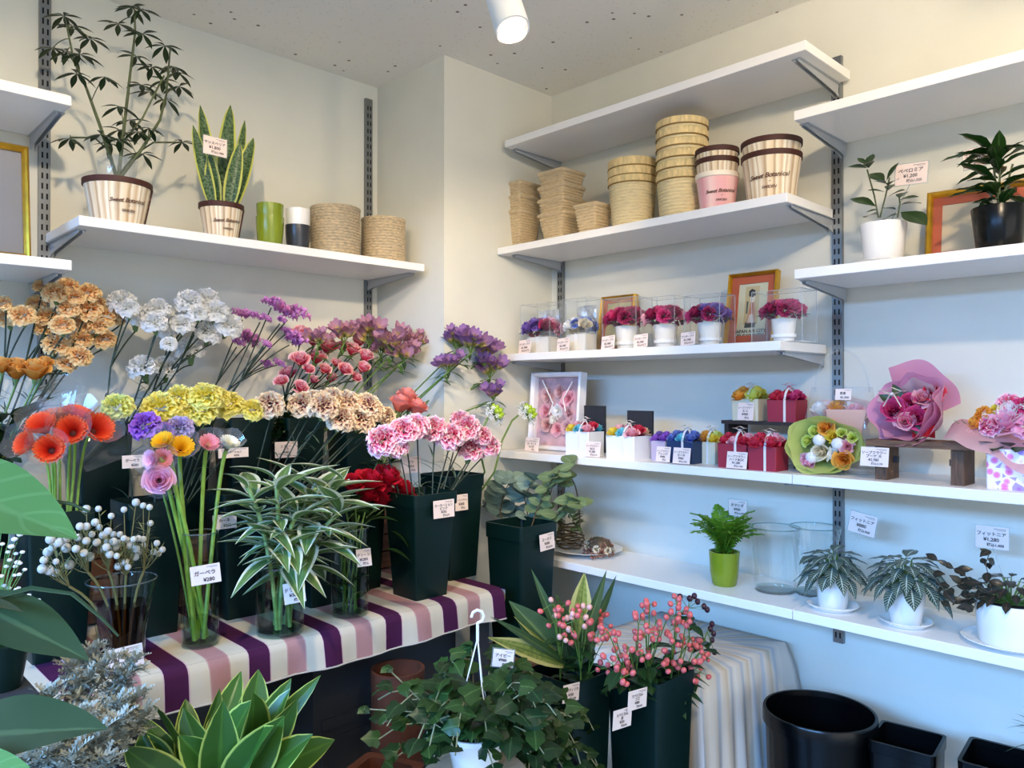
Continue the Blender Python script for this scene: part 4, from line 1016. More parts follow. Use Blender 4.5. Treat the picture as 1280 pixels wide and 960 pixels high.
for (x, y, rad, mt) in [(-.05, .68, .27, P_osoap), (-.38, .52, .2, P_lime), (.14, .36, .22, P_ysoap), (.42, .5, .15, P_lime), (.58, .02, .22, P_psoap), (.5, -.46, .3, P_osoap), (-.16, -.22, .3, P_cream), (.2, -.3, .18, P_white), (-.52, -.62, .3, P_pinkrose), (-.6, .15, .18, P_lime), (.72, .35, .16, P_lime)]:
    obj('soap_rose', rose(31+int(rad*100) % 3, mt, 14), None, t, M=M0i @ zframe((x*r_, y*r_*.8, .004), (x*.5, y*.5, 1), rad*r_*.95, x*5))
for (x, y) in ((-.22, .2), (.33, .1), (-.42, -.45)): obj('ribbon', MB().ball(r_*.19, 8, 6), M_lace, t, M=M0i @ Matrix.Translation((x*r_, y*r_*.8, .008)))
# small wooden stool
M_rustic = mat('rustic_wood', '6d4e38', .7, var=.45, vscale=22, bump=.4, bscale=60, stretch=(8, 1, 8))
M_rusticv = mat('rustic_wood_upright', '5f4634', .7, var=.45, vscale=22, bump=.4, bscale=60, stretch=(8, 8, 1))
p = rs(1150, ZA4, 1.74); k = mpp(p); zt = onX(1150, 552, 1.70).z - ZA4
yl = onX(1084, 560, 1.70).y; yr = onX(1214, 560, 1.70).y
t = thing('wooden_stool', 'small rustic wooden stool under the pink bouquet', 'stool', (1.74, (yl+yr)/2, ZA4)); hw = (yl-yr)/2
for i in range(3): obj('plank', MB().box(-.05+i*.034, -hw, zt-.013, -.05+i*.034+.032, hw, zt), M_rustic, t, smooth=False)
for s in (-1, 1): obj('leg', MB().box(-.035, s*(hw-.026)-.012, 0, .035, s*(hw-.026)+.012, zt-.013), M_rusticv, t, smooth=False)
for s in (-1, 1): obj('screw', MB().box(-.006, s*(hw-.045)-.004, zt*.42, .006, s*(hw-.045)+.004, zt*.58), M_dgrey, t, smooth=False)
zst = ZA4 + zt
# pink bouquet
p = onX(1128, 500, 1.72); k = mpp(p); r_ = 50*k
base = V((p.x+.02, p.y, zst)); n = V((-1, .35, .35))
t = thing('pink_bouquet', 'bouquet of crimson soap roses in pink paper on the wooden stool', 'bouquet', base)
c = V((p.x, p.y, zst + r_*.80)) - base
for i, (sd, r2, m2, st, oa) in enumerate(((5, 1.0, M_pinkwrap, 0, 2*pi), (11, .86, M_pinkwrap, 2, 2*pi), (17, .8, M_palewrap, 1, 2.6), (13, 1.1, M_pinkwrap, -.3, 1.6))):
    obj('wrapping', wrap_cone(sd, r_*r2, .13, oa, .10, st), m2, t, M=zframe(c, n) @ Matrix.Diagonal((.88, 1.0, .9, 1)))
Mi = basis(c + n.normalized()*-.012, (0.35, 1*-1, 0), (.3, .1, 1))
obj('wrapping', wrap_cone(19, r_*1.3, .11, 1.7, .05, .2), M_pinkwrap, t, M=Mi @ Matrix.Translation((0, 0, -.012)))
for (x, y, rad, mt) in [(-.28, -.05, .30, P_magenta), (.22, -.22, .28, P_magenta), (-.02, -.32, .24, P_psoap), (.35, .28, .24, P_psoap), (.05, .18, .22, P_magenta), (.6, .42, .26, P_rsoap)]:
    obj('soap_rose', rose(32+int(rad*100) % 3, mt, 15), None, t, M=Mi @ zframe((x*r_, y*r_, .006), (x*.4, y*.4, 1), rad*r_, x*7))
obj('wrapping', MB().grid(lambda u, v: ((.25+.5*u)*r_, (-.75+.9*v*(1-u*.3))*r_, .01+.012*sin(u*3)), 4, 4), petal('red_wrap', [(0, 'b80f22'), (1, 'd3202f')], tr=.2), t, M=Mi @ Matrix.Translation((-.12*r_, .05*r_, -.016)))
for a in (2.6, -1.2, 2.0): obj('leaf', LM_rose, None, t, M=Mi @ frame((cos(a)*r_*.3, sin(a)*r_*.3, .004), (cos(a), sin(a), .3), s=r_*.42))
bow(t, c + V((-.03, .01, .03)), .03)
# clear bag with a pale bouquet
p = onX(1052, 515, 1.80); k = mpp(p); base = V((1.80, p.y, ZA4))
t = thing('bagged_bouquet', 'pale pink bouquet in a clear carrier bag behind the lime bouquet', 'bouquet', base); hb = 125*k
obj('bag', MB().loft([(.04, 40*k, .001), (.045, 43*k, hb*.4), (.03, 36*k, hb*.72), (.025, 34*k, hb*.85)], .3, 3, True, False, sub=4), M_film, t)
obj('bag_handle', MB().tube([(0, 34*k*cos(a), hb*.8+sin(a)*hb*.42) for a in (pi*i/14 for i in range(15))], .0022, 5), M_film, t)
obj('wrapping', wrap_cone(23, 36*k, .10, wav=.08), M_palewrap, t, M=zframe((-.005, -4*k, hb*.60), (-.5, -.2, 1)))
for i in range(5): obj('soap_rose', rose(31+i % 3, (P_psoap, P_white, P_osoap)[i % 3], 14), None, t, M=zframe((-.02+.012*(i % 2), (i-2)*11*k, hb*.60+.004*(i % 3)), (-.4, (i-2)*.1, 1), 12*k))
obj('wrapping', MB().grid(lambda u, v: (-.03*sin(v*2), (u-.5)*50*k*(.4+.6*v), v*hb*.5), 4, 6), petal('salmon_tissue', [(0, 'dca58e'), (1, 'efc8b8')], tr=.4), t, M=Matrix.Translation((-.02, -16*k, .03)))
shelf_tag('price tag inside the clear carrier bag', 1054, 493, 20, 14, 1.762, ['花束', '¥1,500'])
# pink basket at the photo edge
p = rs(1262, ZA4, 1.735); k = mpp(p)
t = thing('flower_arrangement', 'pink rose arrangement in a flower-print cube draped with pink paper', 'flower arrangement', p)
M_flprint, nt, b, o = _new('flower_print_paper'); b.inputs['Roughness'].default_value = .5
tc = N(nt, 'ShaderNodeTexCoord'); vo = N(nt, 'ShaderNodeTexVoronoi'); vo.inputs['Scale'].default_value = 55; nt.links.new(tc.outputs['Object'], vo.inputs['Vector'])
rp = ramp(nt, [(0, 'e8559b'), (.3, 'ee8cc0'), (.42, 'f3e6f2'), (.6, 'f6eef6')]); nt.links.new(vo.outputs['Distance'], rp.inputs[0])
sp = N(nt, 'ShaderNodeSeparateColor'); nt.links.new(vo.outputs['Color'], sp.inputs[0]); rp3 = ramp(nt, [(.35, 'ffffff'), (.6, 'b4a4f0')], 'CONSTANT'); nt.links.new(sp.outputs[0], rp3.inputs[0])
mx = N(nt, 'ShaderNodeMix', data_type='RGBA', blend_type='MULTIPLY'); mx.inputs[0].default_value = 1; nt.links.new(rp.outputs[0], mx.inputs[6]); nt.links.new(rp3.outputs[0], mx.inputs[7]); nt.links.new(mx.outputs[2], b.inputs['Base Color'])
hc = 50*k; hw = 21*k
obj('cube_vase', MB().loft([(hw, hw, 0), (hw, hw, hc), (hw-.003, hw-.003, hc)], .1, 2, True, True), M_flprint, t, smooth=False)
def drape(u, v):
    y = (66-135*u)*k; x = -hw-.012 - .012*sin(u*9) + .03*v*0; z = hc*1.02 + (.045*sin(u*pi*1.2+.5)) - v*(.030+.028*sin(u*pi)) + .004*sin(u*20)
    if u < .35: z += (.35-u)*.06
    return (x - .012*v + .05*(1-v), y, z)
M_sheer = petal('sheer_pink_paper', [(0, 'e7a6ac'), (1, 'f0c3c4')], tr=.5, rough=.4)
obj('wrapping', MB().grid(drape, 22, 6), M_sheer, t)
for i, (y, z, rad, m_, kind) in enumerate([(0, 38, 20, P_pinkrose, 0), (-22, 34, 18, P_pinkrose, 1), (18, 36, 16, P_pinkw, 1), (-2, 52, 16, P_white, 0), (28, 50, 12, P_osoap, 1), (14, 54, 10, P_ysoap, 1), (-16, 60, 16, P_magenta, 1), (2, 64, 15, P_pinkw, 1), (34, 38, 11, P_osoap, 0), (-30, 50, 14, P_pinkw, 0), (44, 24, 9, P_white, 1), (52, 22, 8, P_white, 1), (38, 20, 8, P_cream, 1)]):
    me = rose(41+i % 2, m_, 15) if kind == 0 else carnation(5, m_, 30)
    obj('bloom', me, None, t, M=zframe((-.02+.03*(z-30)/40, y*k, hc + (z-8)*k), (-.7, y*.02, .6), rad*k, i))
for i in range(7): obj('leaf', leafmesh('stripleaf', L_dark, w=.55, droop=.1, fold=.1), None, t, M=frame((-.01, (34-i*12)*k, hc+.004), (-.75, 0, -.05+.3*(i % 2)), s=30*k))
sm = MB()
for i in range(12): sm.tube([(0, 20*k, hc), (-.02, (35+i*2.2)*k, hc+(10+(i % 4)*8)*k)], .0008, 4)
obj('stem', sm, M_stemg, t)

# ---------------------------------------------------------------- bottom shelf
ZA5 = 1.005
p = rs(733, ZA5, 1.80); k = mpp(p)
pl_ = obj('plate', MB().lathe([(.001, .002), (.05, .002), (.055, .004), (44*k, .016), (45*k, .0175), (44*k, .0185), (.056, .008), (.001, .006)], 48), mat('white_porcelain', 'e6e7e8', .25), loc=p, angle=50); tag(pl_, 'wide white plate at the left end of the bottom shelf', 'plate')
zp = ZA5 + .0075
M_brownfl = petal('dried_brown_petal', [(0, '5a3328'), (.6, '8f5f4c'), (1, 'b98d78')])
p2 = rs(748, zp, 1.775); k = mpp(p2)
t = thing('dried_flower_ball', 'small ball of dried brown flowers lying on the white plate', 'ornament', p2)
for i in range(26):
    th = pi*.55*sqrt((i+.5)/26); ph = i*2.4; d = V((sin(th)*cos(ph), sin(th)*sin(ph), cos(th)))
    obj('floret', carnation(9, M_brownfl if i % 3 else P_cream, 14), None, t, M=zframe(V((d.x*17*k, d.y*17*k, 5*k + d.z*15*k)), d, 5.5*k))
obj('core', MB().ball(16*k, 10, 8, Matrix.Translation((0, 0, 12*k)), .7), M_twig, t)
# wicker bird-nest basket with greenery and a navy bow
p2 = rs(712, zp, 1.79); k = mpp(p2)
t = thing('wicker_basket', 'little twig basket with greenery, white berries and a navy bow', 'basket', p2)
mb = MB()
for j in range(7):
    z = (3+j*4.2)*k; r_ = (15+3*sin(j*.7))*k
    mb.tube([(r_*cos(a)*(1+.05*sin(7*a+j)), r_*sin(a), z+.002*sin(5*a+j*2)) for a in (2*pi*i/20 for i in range(21))], .0028, 5, cap=False)
obj('body', mb, M_twig, t)
obj('handle', MB().tube([(0, 17*k*cos(a), 28*k+60*k*sin(a)) for a in (pi*i/14 for i in range(15))], .0022, 5), M_twig, t)
M_navyrib = mat('navy_ribbon', '1b2560', .5)
bow(t, (-.006, 4*k, 84*k), .022, M_navyrib)
L_moss = leaf('moss_green_leaf', '5d7344', vein='7c915f', tr=.2); LM_moss = leafmesh('moss', L_moss, w=.5, droop=.2, nu=2, nv=4)
for i in range(42):
    a = R0.uniform(0, 6.28); obj('leaf', LM_moss, None, t, M=frame((cos(a)*6*k, sin(a)*9*k, R0.uniform(26, 46)*k), (cos(a), sin(a), R0.uniform(-.3, 1)), s=R0.uniform(9, 17)*k))
for i in range(10): obj('berry', once('wberry', lambda: MB().ball(1, 7, 5).mesh('berry', mat('white_berry', 'eef0ea', .4))), None, t, M=Matrix.Translation((-.012, R0.uniform(-10, 10)*k, R0.uniform(36, 50)*k)) @ Matrix.Scale(.0035, 4))
# fern
p = rs(905, ZA5, 1.76); k = mpp(p); h = 42*k
t = thing('potted_fern', 'bright green fern in an olive glazed pot', 'plant', p)
rt, rb = 19*k, 15*k
obj('pot', MB().lathe([(.001, 0), (rb*.9, 0), (rb, .004), (rb+(rt-rb)*.6, h*.4), (rt, h), (rt-.004, h), (rt-.006, h-.006), (rb, h*.5), (.001, h*.5)], 32), M_olive, t, angle=50)
obj('soil', MB().lathe([(.001, h-.008), (rt-.004, h-.010)], 20), M_soil, t)
L_fern = leaf('fern_leaf', '6f9e2c', vein='88b33c', tr=.3)
def fern_frond(seed):
    def make():
        rnd = random.Random(seed); mb = MB(); n = 18
        def spine(v): return V((v*.85, 0, .95*v - .70*v*v))
        mb.tube([spine(i/8) for i in range(9)], .012, 4)
        for i in range(1, n+1):
            v = i/(n+.6); q = spine(v); L = .17*sin(pi*min(1, .15+.85*v))**.7 + .02
            for s in (-1, 1):
                d = V((.35, s*1.0, rnd.uniform(-.25, .2)))
                mb.grid(lambda u, w_: tuple(q + d.normalized()*L*w_ + V((1, 0, 0))*(u-.5)*.052*sin(pi*min(.98, .12+.84*w_)) + V((0, 0, -.12*L*w_*w_))), 2, 3)
        return mb.mesh('frond', L_fern, angle=0)
    return once(('fern', seed), make)
for i in range(38):
    a = i*2.4; el = .25 + .9*((i*7) % 10)/10
    obj('frond', fern_frond(i % 4), None, t, M=frame((cos(a)*.004, sin(a)*.004, h-.008), (cos(a), sin(a), el), s=R0.uniform(48, 74)*k))
price_tag('price tag on a clear stick behind the bright green fern', onX(922, 635, 1.80), RW, (.02, 0, 1), 25*k, 20*k, ['タマシダ', '¥980', '税込1,078'], stake=p+V((.008, 0, h)))
# glass vases
def glass_vase(label, px, X, prof, z=ZA5, mt=None, thick=.003, base=.008, name='glass_vase', group=None, pos=None):
    """prof in pixels (radius, height)"""
    p = pos if pos is not None else rs(px, z, X); k = mpp(p)
    pr = [(max(.001, r*k), h*k) for r, h in prof]
    
    t = thing(name, label, 'vase', p, 0, group)
    obj('outer_wall', MB().lathe(pr, 40), mt or M_glass, t, angle=60)
    obj('lip', MB().tube([((pr[-1][0]-thick/2)*cos(a), (pr[-1][0]-thick/2)*sin(a), pr[-1][1]) for a in (2*pi*i/40 for i in range(41))], thick*.55, 6, cap=False), M_rimglass, t)
    obj('foot', MB().lathe([(.001, base*.6), (pr[1][0]-.004, base*.6), (pr[1][0]-.0015, base)], 32), M_rimglass, t)
    return t, p, k
M_rimglass = clear('rim_glass', 'cfe0df', .95, .03, 1.7, haze=.06)
M_shelfglass = clear('clear_vase_glass', 'fdfefe', 1.0, .02, 1.6)
glass_vase('clear wide glass vase beside the fern', 968, 1.80, [(0, 0), (24, 0), (25, 3), (27, 40), (31, 79)], mt=M_shelfglass)
glass_vase('clear waisted glass vase behind the first silver-veined plant', 1018, 1.84, [(0, 0), (23, 0), (25, 3), (22, 22), (24, 45), (31, 84)], mt=M_shelfglass)
# silver-veined plants
L_pilea = leaf('silver_veined_leaf', '2c4236', vein='b9c6bb', veinscale=11, tr=.1, rough=.4)
LM_pilea = leafmesh('pilea', L_pilea, w=.55, droop=.25, fold=.12, nu=6, nv=10, peak=.45, wave=.15)
LM_pilea2 = leafmesh('pilea2', L_pilea, w=.5, droop=.5, fold=.12, nu=6, nv=10, peak=.45, wave=.15)
M_pot_cool = M_white
def veined(label, px, X, rt, rb, h, nleaf, spread, top, llen, leaf_list, sr, taglab=None):
    p = rs(px, ZA5, X); k = mpp(p)
    saucer('white saucer under the ' + taglab, p, sr*k, 'white saucers on the bottom shelf'); p = p + V((0, 0, .004))
    t = thing('potted_plant', label, 'plant', p)
    round_pot(t, rt*k, rb*k, h*k, M_pot_cool)
    sm = MB()
    for i in range(nleaf):
        a = i*2.39996; f = sqrt((i+.5)/nleaf)
        q = V((cos(a)*spread*f*.55*k, sin(a)*spread*f*.75*k, (h + top*(1-f*f*.85) - 4)*k))
        sm.tube([(0, 0, (h-5)*k), q], .0012, 4)
        d = V((cos(a), sin(a), .45-.9*f)); obj('leaf', leaf_list[i % len(leaf_list)], None, t, M=frame(q, d, s=llen*k*R0.uniform(.75, 1.15)))
    obj('stem', sm, M_stemg, t)
    return t, p, k
t, p, k = veined('silver-veined plant in a white pot in front of the glass vases', 1040, 1.745, 20, 17, 37, 46, 32, 36, 28, [LM_pilea, LM_pilea2], 31, 'first silver-veined plant by the glass vases')
a = V((0, 20*k, 60*k))
for (dx, dy, L) in ((40, 12, 30), (30, 25, 26)): obj('leaf', LM_pilea, None, t, M=frame(a, (-.2, dx*k, -dy*k*.3), s=L*k))
price_tag('price tag on a clear stick by the steel upright', onX(1078, 655, 1.80), RW+V((0, 0, -.18)), (.02, -.18, 1), 33*k, 26*k, ['フィットニア', '¥880', '税込968'], stake=p+V((.01, -.006, 37*k)))
t, p, k = veined('silver-veined plant in a white pot between its twin and the dark trailing plant', 1131, 1.735, 23, 18, 42, 54, 44, 44, 32, [LM_pilea, LM_pilea2], 31, 'middle silver-veined plant')
L_red = leaf('dark_bronze_leaf', '2c2c22', vein='5a3a33', tr=.12, rough=.3)
LM_red = leafmesh('bronze', L_red, w=.55, droop=.3, fold=.1, nu=4, nv=6, wave=.2)
t, p, k = veined('dark bronze-leaved trailing plant in a white pot at the photo edge', 1262, 1.745, 40, 35, 52, 46, 62, 34, 22, [LM_red], 55, 'dark bronze trailing plant')
sm = MB()
for vine in ([(1235, 742), (1205, 728), (1180, 738), (1166, 718)], [(1230, 745), (1200, 750), (1168, 752)], [(1225, 742), (1215, 765)], [(1240, 740), (1232, 705), (1238, 688)], [(1235, 740), (1195, 712), (1172, 700)]):
    pts = [onX(x, y, 1.70) - p for x, y in vine]; sm.tube(pts, .001, 4)
    for a, b in zip(pts, pts[1:]):
        for f in (.1, .4, .7, 1):
            q = a.lerp(b, f); an = R0.uniform(0, 6); obj('leaf', LM_red, None, t, M=frame(q, (cos(an)*.6, sin(an), R0.uniform(-.4, .6)), up=(-1, 0, .6), s=R0.uniform(13, 20)*k))
obj('stem', sm, M_twig, t)
price_tag('price tag on a clear stick above the dark bronze trailing plant', onX(1240, 672, 1.80), RW, (.02, 0, 1), 38*k, 29*k, ['フィットニア', '¥1,280', '税込1,408'], stake=p+V((.01, .0, 50*k)))
# ================================================================ striped table and its riser
ZT = .98; YF = 1.475; XT0 = .20; XT1 = 1.40
st = []
for i, (a, c) in enumerate([(0, '471d40'), (.265, 'cfaeb0'), (.28, 'd2c8b3'), (.50, 'bd9895'), (.515, 'b08482'), (.745, 'bd9895'), (.76, 'd2c8b3'), (.985, 'd8b9bd')]): st.append((a, c))
m, nt, b, o = _new('striped_cotton'); b.inputs['Roughness'].default_value = .8; b.inputs['Specular IOR Level'].default_value = .15
tc = N(nt, 'ShaderNodeTexCoord'); sp = N(nt, 'ShaderNodeSeparateXYZ'); nt.links.new(tc.outputs['Object'], sp.inputs[0])
a_ = N(nt, 'ShaderNodeMath', operation='MULTIPLY_ADD'); nt.links.new(sp.outputs[0], a_.inputs[0]); a_.inputs[1].default_value = 1/.1645; a_.inputs[2].default_value = -(.558-.022)/.1645 + 10
f_ = N(nt, 'ShaderNodeMath', operation='FRACT'); nt.links.new(a_.outputs[0], f_.inputs[0])
rp = ramp(nt, st, 'CONSTANT'); nt.links.new(f_.outputs[0], rp.inputs[0]); nt.links.new(rp.outputs[0], b.inputs['Base Color'])
n = N(nt, 'ShaderNodeTexNoise'); n.inputs['Scale'].default_value = 18; nt.links.new(tc.outputs['Object'], n.inputs['Vector']); bp = N(nt, 'ShaderNodeBump'); bp.inputs['Strength'].default_value = .25; bp.inputs['Distance'].default_value = .01
nt.links.new(n.outputs[0], bp.inputs['Height']); nt.links.new(bp.outputs[0], b.inputs['Normal'])
M_cloth = m
# cloth: across the top, over the front edge, with the end hanging off the right side
mb = MB(); fold = [(YL-.02, ZT), (YF+.03, ZT), (YF+.014, ZT-.002), (YF+.004, ZT-.008), (YF-.001, ZT-.018), (YF-.004, ZT-.045), (YF-.006, ZT-.073)]
nx = 60; vs = []; uvs = []
for j, (y, z) in enumerate(fold):
    for i in range(nx+1):
        x = XT0 + (XT1-XT0)*i/nx; w = max(0, (j-3)/3)
        vs.append((x, y - w*.006*sin(x*23) - w*.004*sin(x*51+1), z - w*.003*sin(x*14))); uvs.append((x, j))
mb.add(vs, [(j*(nx+1)+i, j*(nx+1)+i+1, (j+1)*(nx+1)+i+1, (j+1)*(nx+1)+i) for j in range(len(fold)-1) for i in range(nx)], uvs)
def side(u, v):
    y = YF - .006 + (YL-.02-YF+.006)*u
    return (XT1 + .018*sin(v*pi/2) + .004*sin(y*40)*v, y + (.03*v*(1-u)), ZT - .075*v**1.3 - .006*sin(u*9)*v)
mb.grid(side, 16, 6)
cl = obj('tablecloth', mb, M_cloth, angle=0); tag(cl, 'striped cotton cloth in purple, cream and dusty pink over the flower table', 'tablecloth')
hm = MB(); hm.tube([(XT0 + (XT1-XT0)*i/40, YF-.0075 - .006*sin((XT0+(XT1-XT0)*i/40)*23) - .004*sin((XT0+(XT1-XT0)*i/40)*51+1), ZT-.0745 - .003*sin((XT0+(XT1-XT0)*i/40)*14)) for i in range(41)], .0018, 4)
obj('hem', hm, mat('cream_hem', 'd9cfc0', .8), cl)
M_deskgrey = mat('dark_grey_steel', '33363a', .45)
t = thing('flower_table', 'dark grey steel table under the striped cloth', 'table', (0, 0, ZF))
obj('tabletop', MB().box(XT0+.01, YF+.012, ZT-.034-ZF, XT1-.01, YL-.03, ZT-.003-ZF), M_deskgrey, t, smooth=False)
for x in (XT0+.04, XT1-.04):
    for y in (YF+.05, YL-.08): obj('leg', MB().box(x-.018, y-.018, 0, x+.018, y+.018, ZT-.034-ZF), M_deskgrey, t, smooth=False)
for x in (XT0+.05, .9): obj('drawer', MB().box(x, YF+.10, .42, x+.42, YL-.1, ZT-.06-ZF).box(x+.02, YF+.094, .62, x+.40, YF+.10, .645).box(x+.02, YF+.096, .44, x+.40, YF+.10, .60), M_deskgrey, t, smooth=False)
# terracotta pieces under the table
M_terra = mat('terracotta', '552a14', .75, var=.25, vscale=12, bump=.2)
p = at(497, 880, 1.78); p.z = ZF
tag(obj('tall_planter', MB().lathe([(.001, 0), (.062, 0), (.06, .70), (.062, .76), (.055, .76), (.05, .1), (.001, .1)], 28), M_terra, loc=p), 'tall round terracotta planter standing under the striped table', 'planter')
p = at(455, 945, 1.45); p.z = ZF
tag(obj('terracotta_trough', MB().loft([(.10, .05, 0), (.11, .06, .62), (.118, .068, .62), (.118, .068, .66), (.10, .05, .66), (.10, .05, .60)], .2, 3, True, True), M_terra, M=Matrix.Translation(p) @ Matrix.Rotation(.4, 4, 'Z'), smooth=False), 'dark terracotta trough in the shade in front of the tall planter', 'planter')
# stepped wooden crate at the back of the table
M_crate = mat('old_crate_wood', '6f4a36', .75, var=.35, vscale=14, bump=.3, bscale=80, stretch=(1, 6, 8))
t = thing('wooden_crate', 'brown plank crate raising the back row of green buckets', 'crate', (0, 0, ZT))
YC = 1.865; ZCR = .150
for i in range(3): obj('plank', MB().box(.215, YC+.002, .006+i*.049, 1.37, YC+.014, .006+i*.049+.045), M_crate, t, smooth=False)
for i in range(4): obj('plank', MB().box(.215, YC+.002+i*.064, ZCR-.004, 1.37, YC+.002+i*.064+.060, ZCR+.008), M_crate, t, smooth=False)
for x in (.22, .79, 1.345): obj('batten', MB().box(x, YC+.015, .003, x+.022, YL-.025, ZCR-.0045), M_crate, t, smooth=False)
ZR = ZT + ZCR + .008

# ================================================================ green buckets
def bucket(label, pos, top, bot, h, rz=0, group='square green flower buckets', water=True):
    t = thing('flower_bucket', label, 'bucket', pos, rz, group); lip = h*.115
    a, b_ = bot/2, top/2; mid = a + (b_-a)*(1-lip/h)
    bo = obj('body', MB().loft([(a, a, 0), (mid, mid, h-lip), (mid-.002, mid-.002, h-lip), (a-.003, a-.003, .004)], .12, 3, True, True), M_green, t, angle=35)
    obj('rim', MB().loft([(mid-.002, mid-.002, h-lip), (mid+.003, mid+.003, h-lip), (b_+.002, b_+.002, h), (b_-.001, b_-.001, h+.001), (mid-.003, mid-.003, h-lip)], .12, 3, False, False), M_green, bo, angle=35)
    if water: obj('water', MB().loft([(mid*.8-.004, mid*.8-.004, h*.45), (mid*.8-.004, mid*.8-.004, h*.451)], .12, 3, True, True), mat('dark_water', '0c1412', .1), t, smooth=False)
    return t
BK = {}
def bk(key, label, x, y, z, top=.118, bot=.092, h=.285, rz=0):
    BK[key] = (V((x, y, z)), h, top); bucket(label, (x, y, z), top, bot, h, rz)
bk('peach', 'green bucket holding the peach spray carnations', .335, 2.0, ZR)
bk('white', 'green bucket holding the white spray carnations', .575, 2.0, ZR)
bk('statice', 'green bucket holding the magenta statice', .765, 2.0, ZR)
bk('redpink', 'green bucket holding the red and pink spray carnations', .93, 2.0, ZR)
bk('alstA', 'green bucket holding the pale lilac alstroemeria', 1.09, 2.0, ZR)
bk('alstB', 'green bucket holding the deep lilac alstroemeria', 1.265, 1.985, ZR)
bk('gerb', 'green bucket holding the sleeved orange gerberas', .415, 1.725, ZT)
bk('yel', 'green bucket holding the yellow and violet carnations', .60, 1.745, ZT)
bk('mauve', 'green bucket holding the cream and mauve carnations', .80, 1.745, ZT)
bk('salmon', 'green bucket holding the salmon roses behind the red roses', 1.13, 1.755, ZT+.0, h=.30)
bk('redrose', 'green bucket hidden behind the red roses', .985, 1.70, ZT, .112, .09, .235)
bk('front', 'green bucket at the table front holding the pink and white carnations', 1.157+.05, 1.531+.05, ZT, .135, .10, .262)
bk('second', 'green bucket behind the front one, with the star flowers', 1.395, 1.70-.02, ZT, .128, .10, .285)
def inb(key, f=.5):
    p, h, top = BK[key]
    return p + V((R0.uniform(-1, 1)*top*.26, R0.uniform(-1, 1)*top*.26, h*f))
def kb(p): return mpp(p)
# ------------------------------------------------------ helper to plant flowers given photo positions on a plane Y
def px_bloom(x, y, Yp, rpx, dy=0):
    p = onY(x, y, Yp + dy); return p, rpx*mpp(p)
def carns(key, label_kind, cat_group, pts, Yp, mats, per, meshes, branch, leafm=LM_grass, r=.0019, face=.5, dyr=.05, stem=M_stemd, nleaf=7, leaflen=.06, where='', name='carnation_stem', calyx=True, botf=.5, flat=None):
    pts = sorted(pts)
    n = (len(pts)+per-1)//per
    for s in range(n):
        chunk = pts[s*per:(s+1)*per]; bl = []
        for q in chunk:
            x, y, rp_ = q[:3]; m_ = q[3] if len(q) > 3 else 0
            p, rad = px_bloom(x, y, Yp, rp_*1.1, R0.uniform(-dyr, dyr))
            bl.append((p, rad, meshes[(m_*2 + (len(bl)+s) % 2) % len(meshes)] if flat is None else meshes[m_], None))
        nm = ORD[s] + ' from the left' if n > 1 else 'alone'
        lb = '%s %s, %s' % (label_kind, where, nm if n > 1 else 'single')
        flower_stem(name, lb, 'flower', cat_group, inb(key, botf), bl, stem, branch, r, calyx, leafm, nleaf, leaflen, face)
def pair(m_, pet=40, ruf=.13): return [carnation(1, m_, pet, ruf), carnation(2, m_, pet, ruf)]
peach = [(50, 358, 9), (69, 367, 15), (85, 360, 14), (111, 367, 14), (3, 380, 11), (8, 397, 15), (28, 395, 15), (45, 380, 12), (60, 397, 15), (86, 387, 13), (110, 388, 16), (132, 396, 15), (108, 405, 17), (78, 407, 14), (70, 432, 16), (130, 424, 14), (102, 425, 13), (100, 446, 14), (82, 456, 12), (150, 400, 8), (94, 372, 12), (122, 408, 12), (54, 412, 11), (120, 380, 12)]
carns('peach', 'stem of peach spray carnations', 'peach spray carnations', peach, 1.99, None, 3, pair(P_peach, 44), .68, where='in the rear bucket', face=.5)
white = [(152, 378, 17), (168, 396, 17), (197, 387, 15), (193, 404, 15), (211, 409, 17), (228, 406, 14), (237, 378, 17), (258, 374, 15), (269, 390, 16), (261, 416, 16), (285, 407, 17), (238, 437, 18), (179, 460, 18), (207, 460, 17), (211, 430, 10), (232, 390, 13), (247, 392, 12), (160, 386, 13)]
carns('white', 'stem of white spray carnations', 'white spray carnations', white, 1.99, None, 3, pair(P_white, 46), .66, where='in the rear bucket', face=.5)
redp = [(376, 416, 10), (392, 425, 10), (410, 434, 12), (429, 434, 9), (441, 438, 10), (375, 450, 11), (396, 447, 11), (361, 467, 10), (352, 477, 8), (376, 485, 9), (431, 462, 9), (414, 473, 8), (392, 475, 6), (454, 460, 9), (457, 446, 10), (445, 472, 7), (420, 454, 7), (405, 462, 8), (386, 462, 7), (448, 428, 8)]
carns('redpink', 'stem of red and pink spray roses', 'red and pink spray roses', redp, 1.955, None, 3, [rose(51, P_redpink, 14), rose(52, P_redpink, 14)], .7, LM_rose, where='in the rear bucket', name='rose_stem', face=.5, nleaf=22, leaflen=.042)
yel = [(147, 510, 19, 1), (201, 512, 24), (225, 498, 18), (251, 514, 21), (257, 497, 20), (284, 507, 20), (316, 513, 15), (272, 498, 15)]
carns('yel', 'yellow carnation', 'yellow carnations', yel, 1.73, None, 1, pair(P_yellow, 54) + pair(P_yelgreen, 54), .6, where='in the middle row', face=.5, dyr=.03, nleaf=2)
vio = [(182, 533, 19, 0), (205, 540, 13, 0), (224, 536, 17, 1)]
carns('yel', 'violet carnation', 'violet carnations', vio, 1.675, None, 1, pair(P_purple, 40) + pair(P_lilac, 40), .6, where='below the yellow carnations', face=.5, dyr=.01, nleaf=1)
mauve = [(337, 506, 18), (379, 506, 18), (404, 508, 19), (415, 500, 17), (432, 503, 17), (426, 524, 18), (459, 506, 16), (452, 525, 18), (482, 520, 13), (466, 514, 15), (392, 500, 14)]
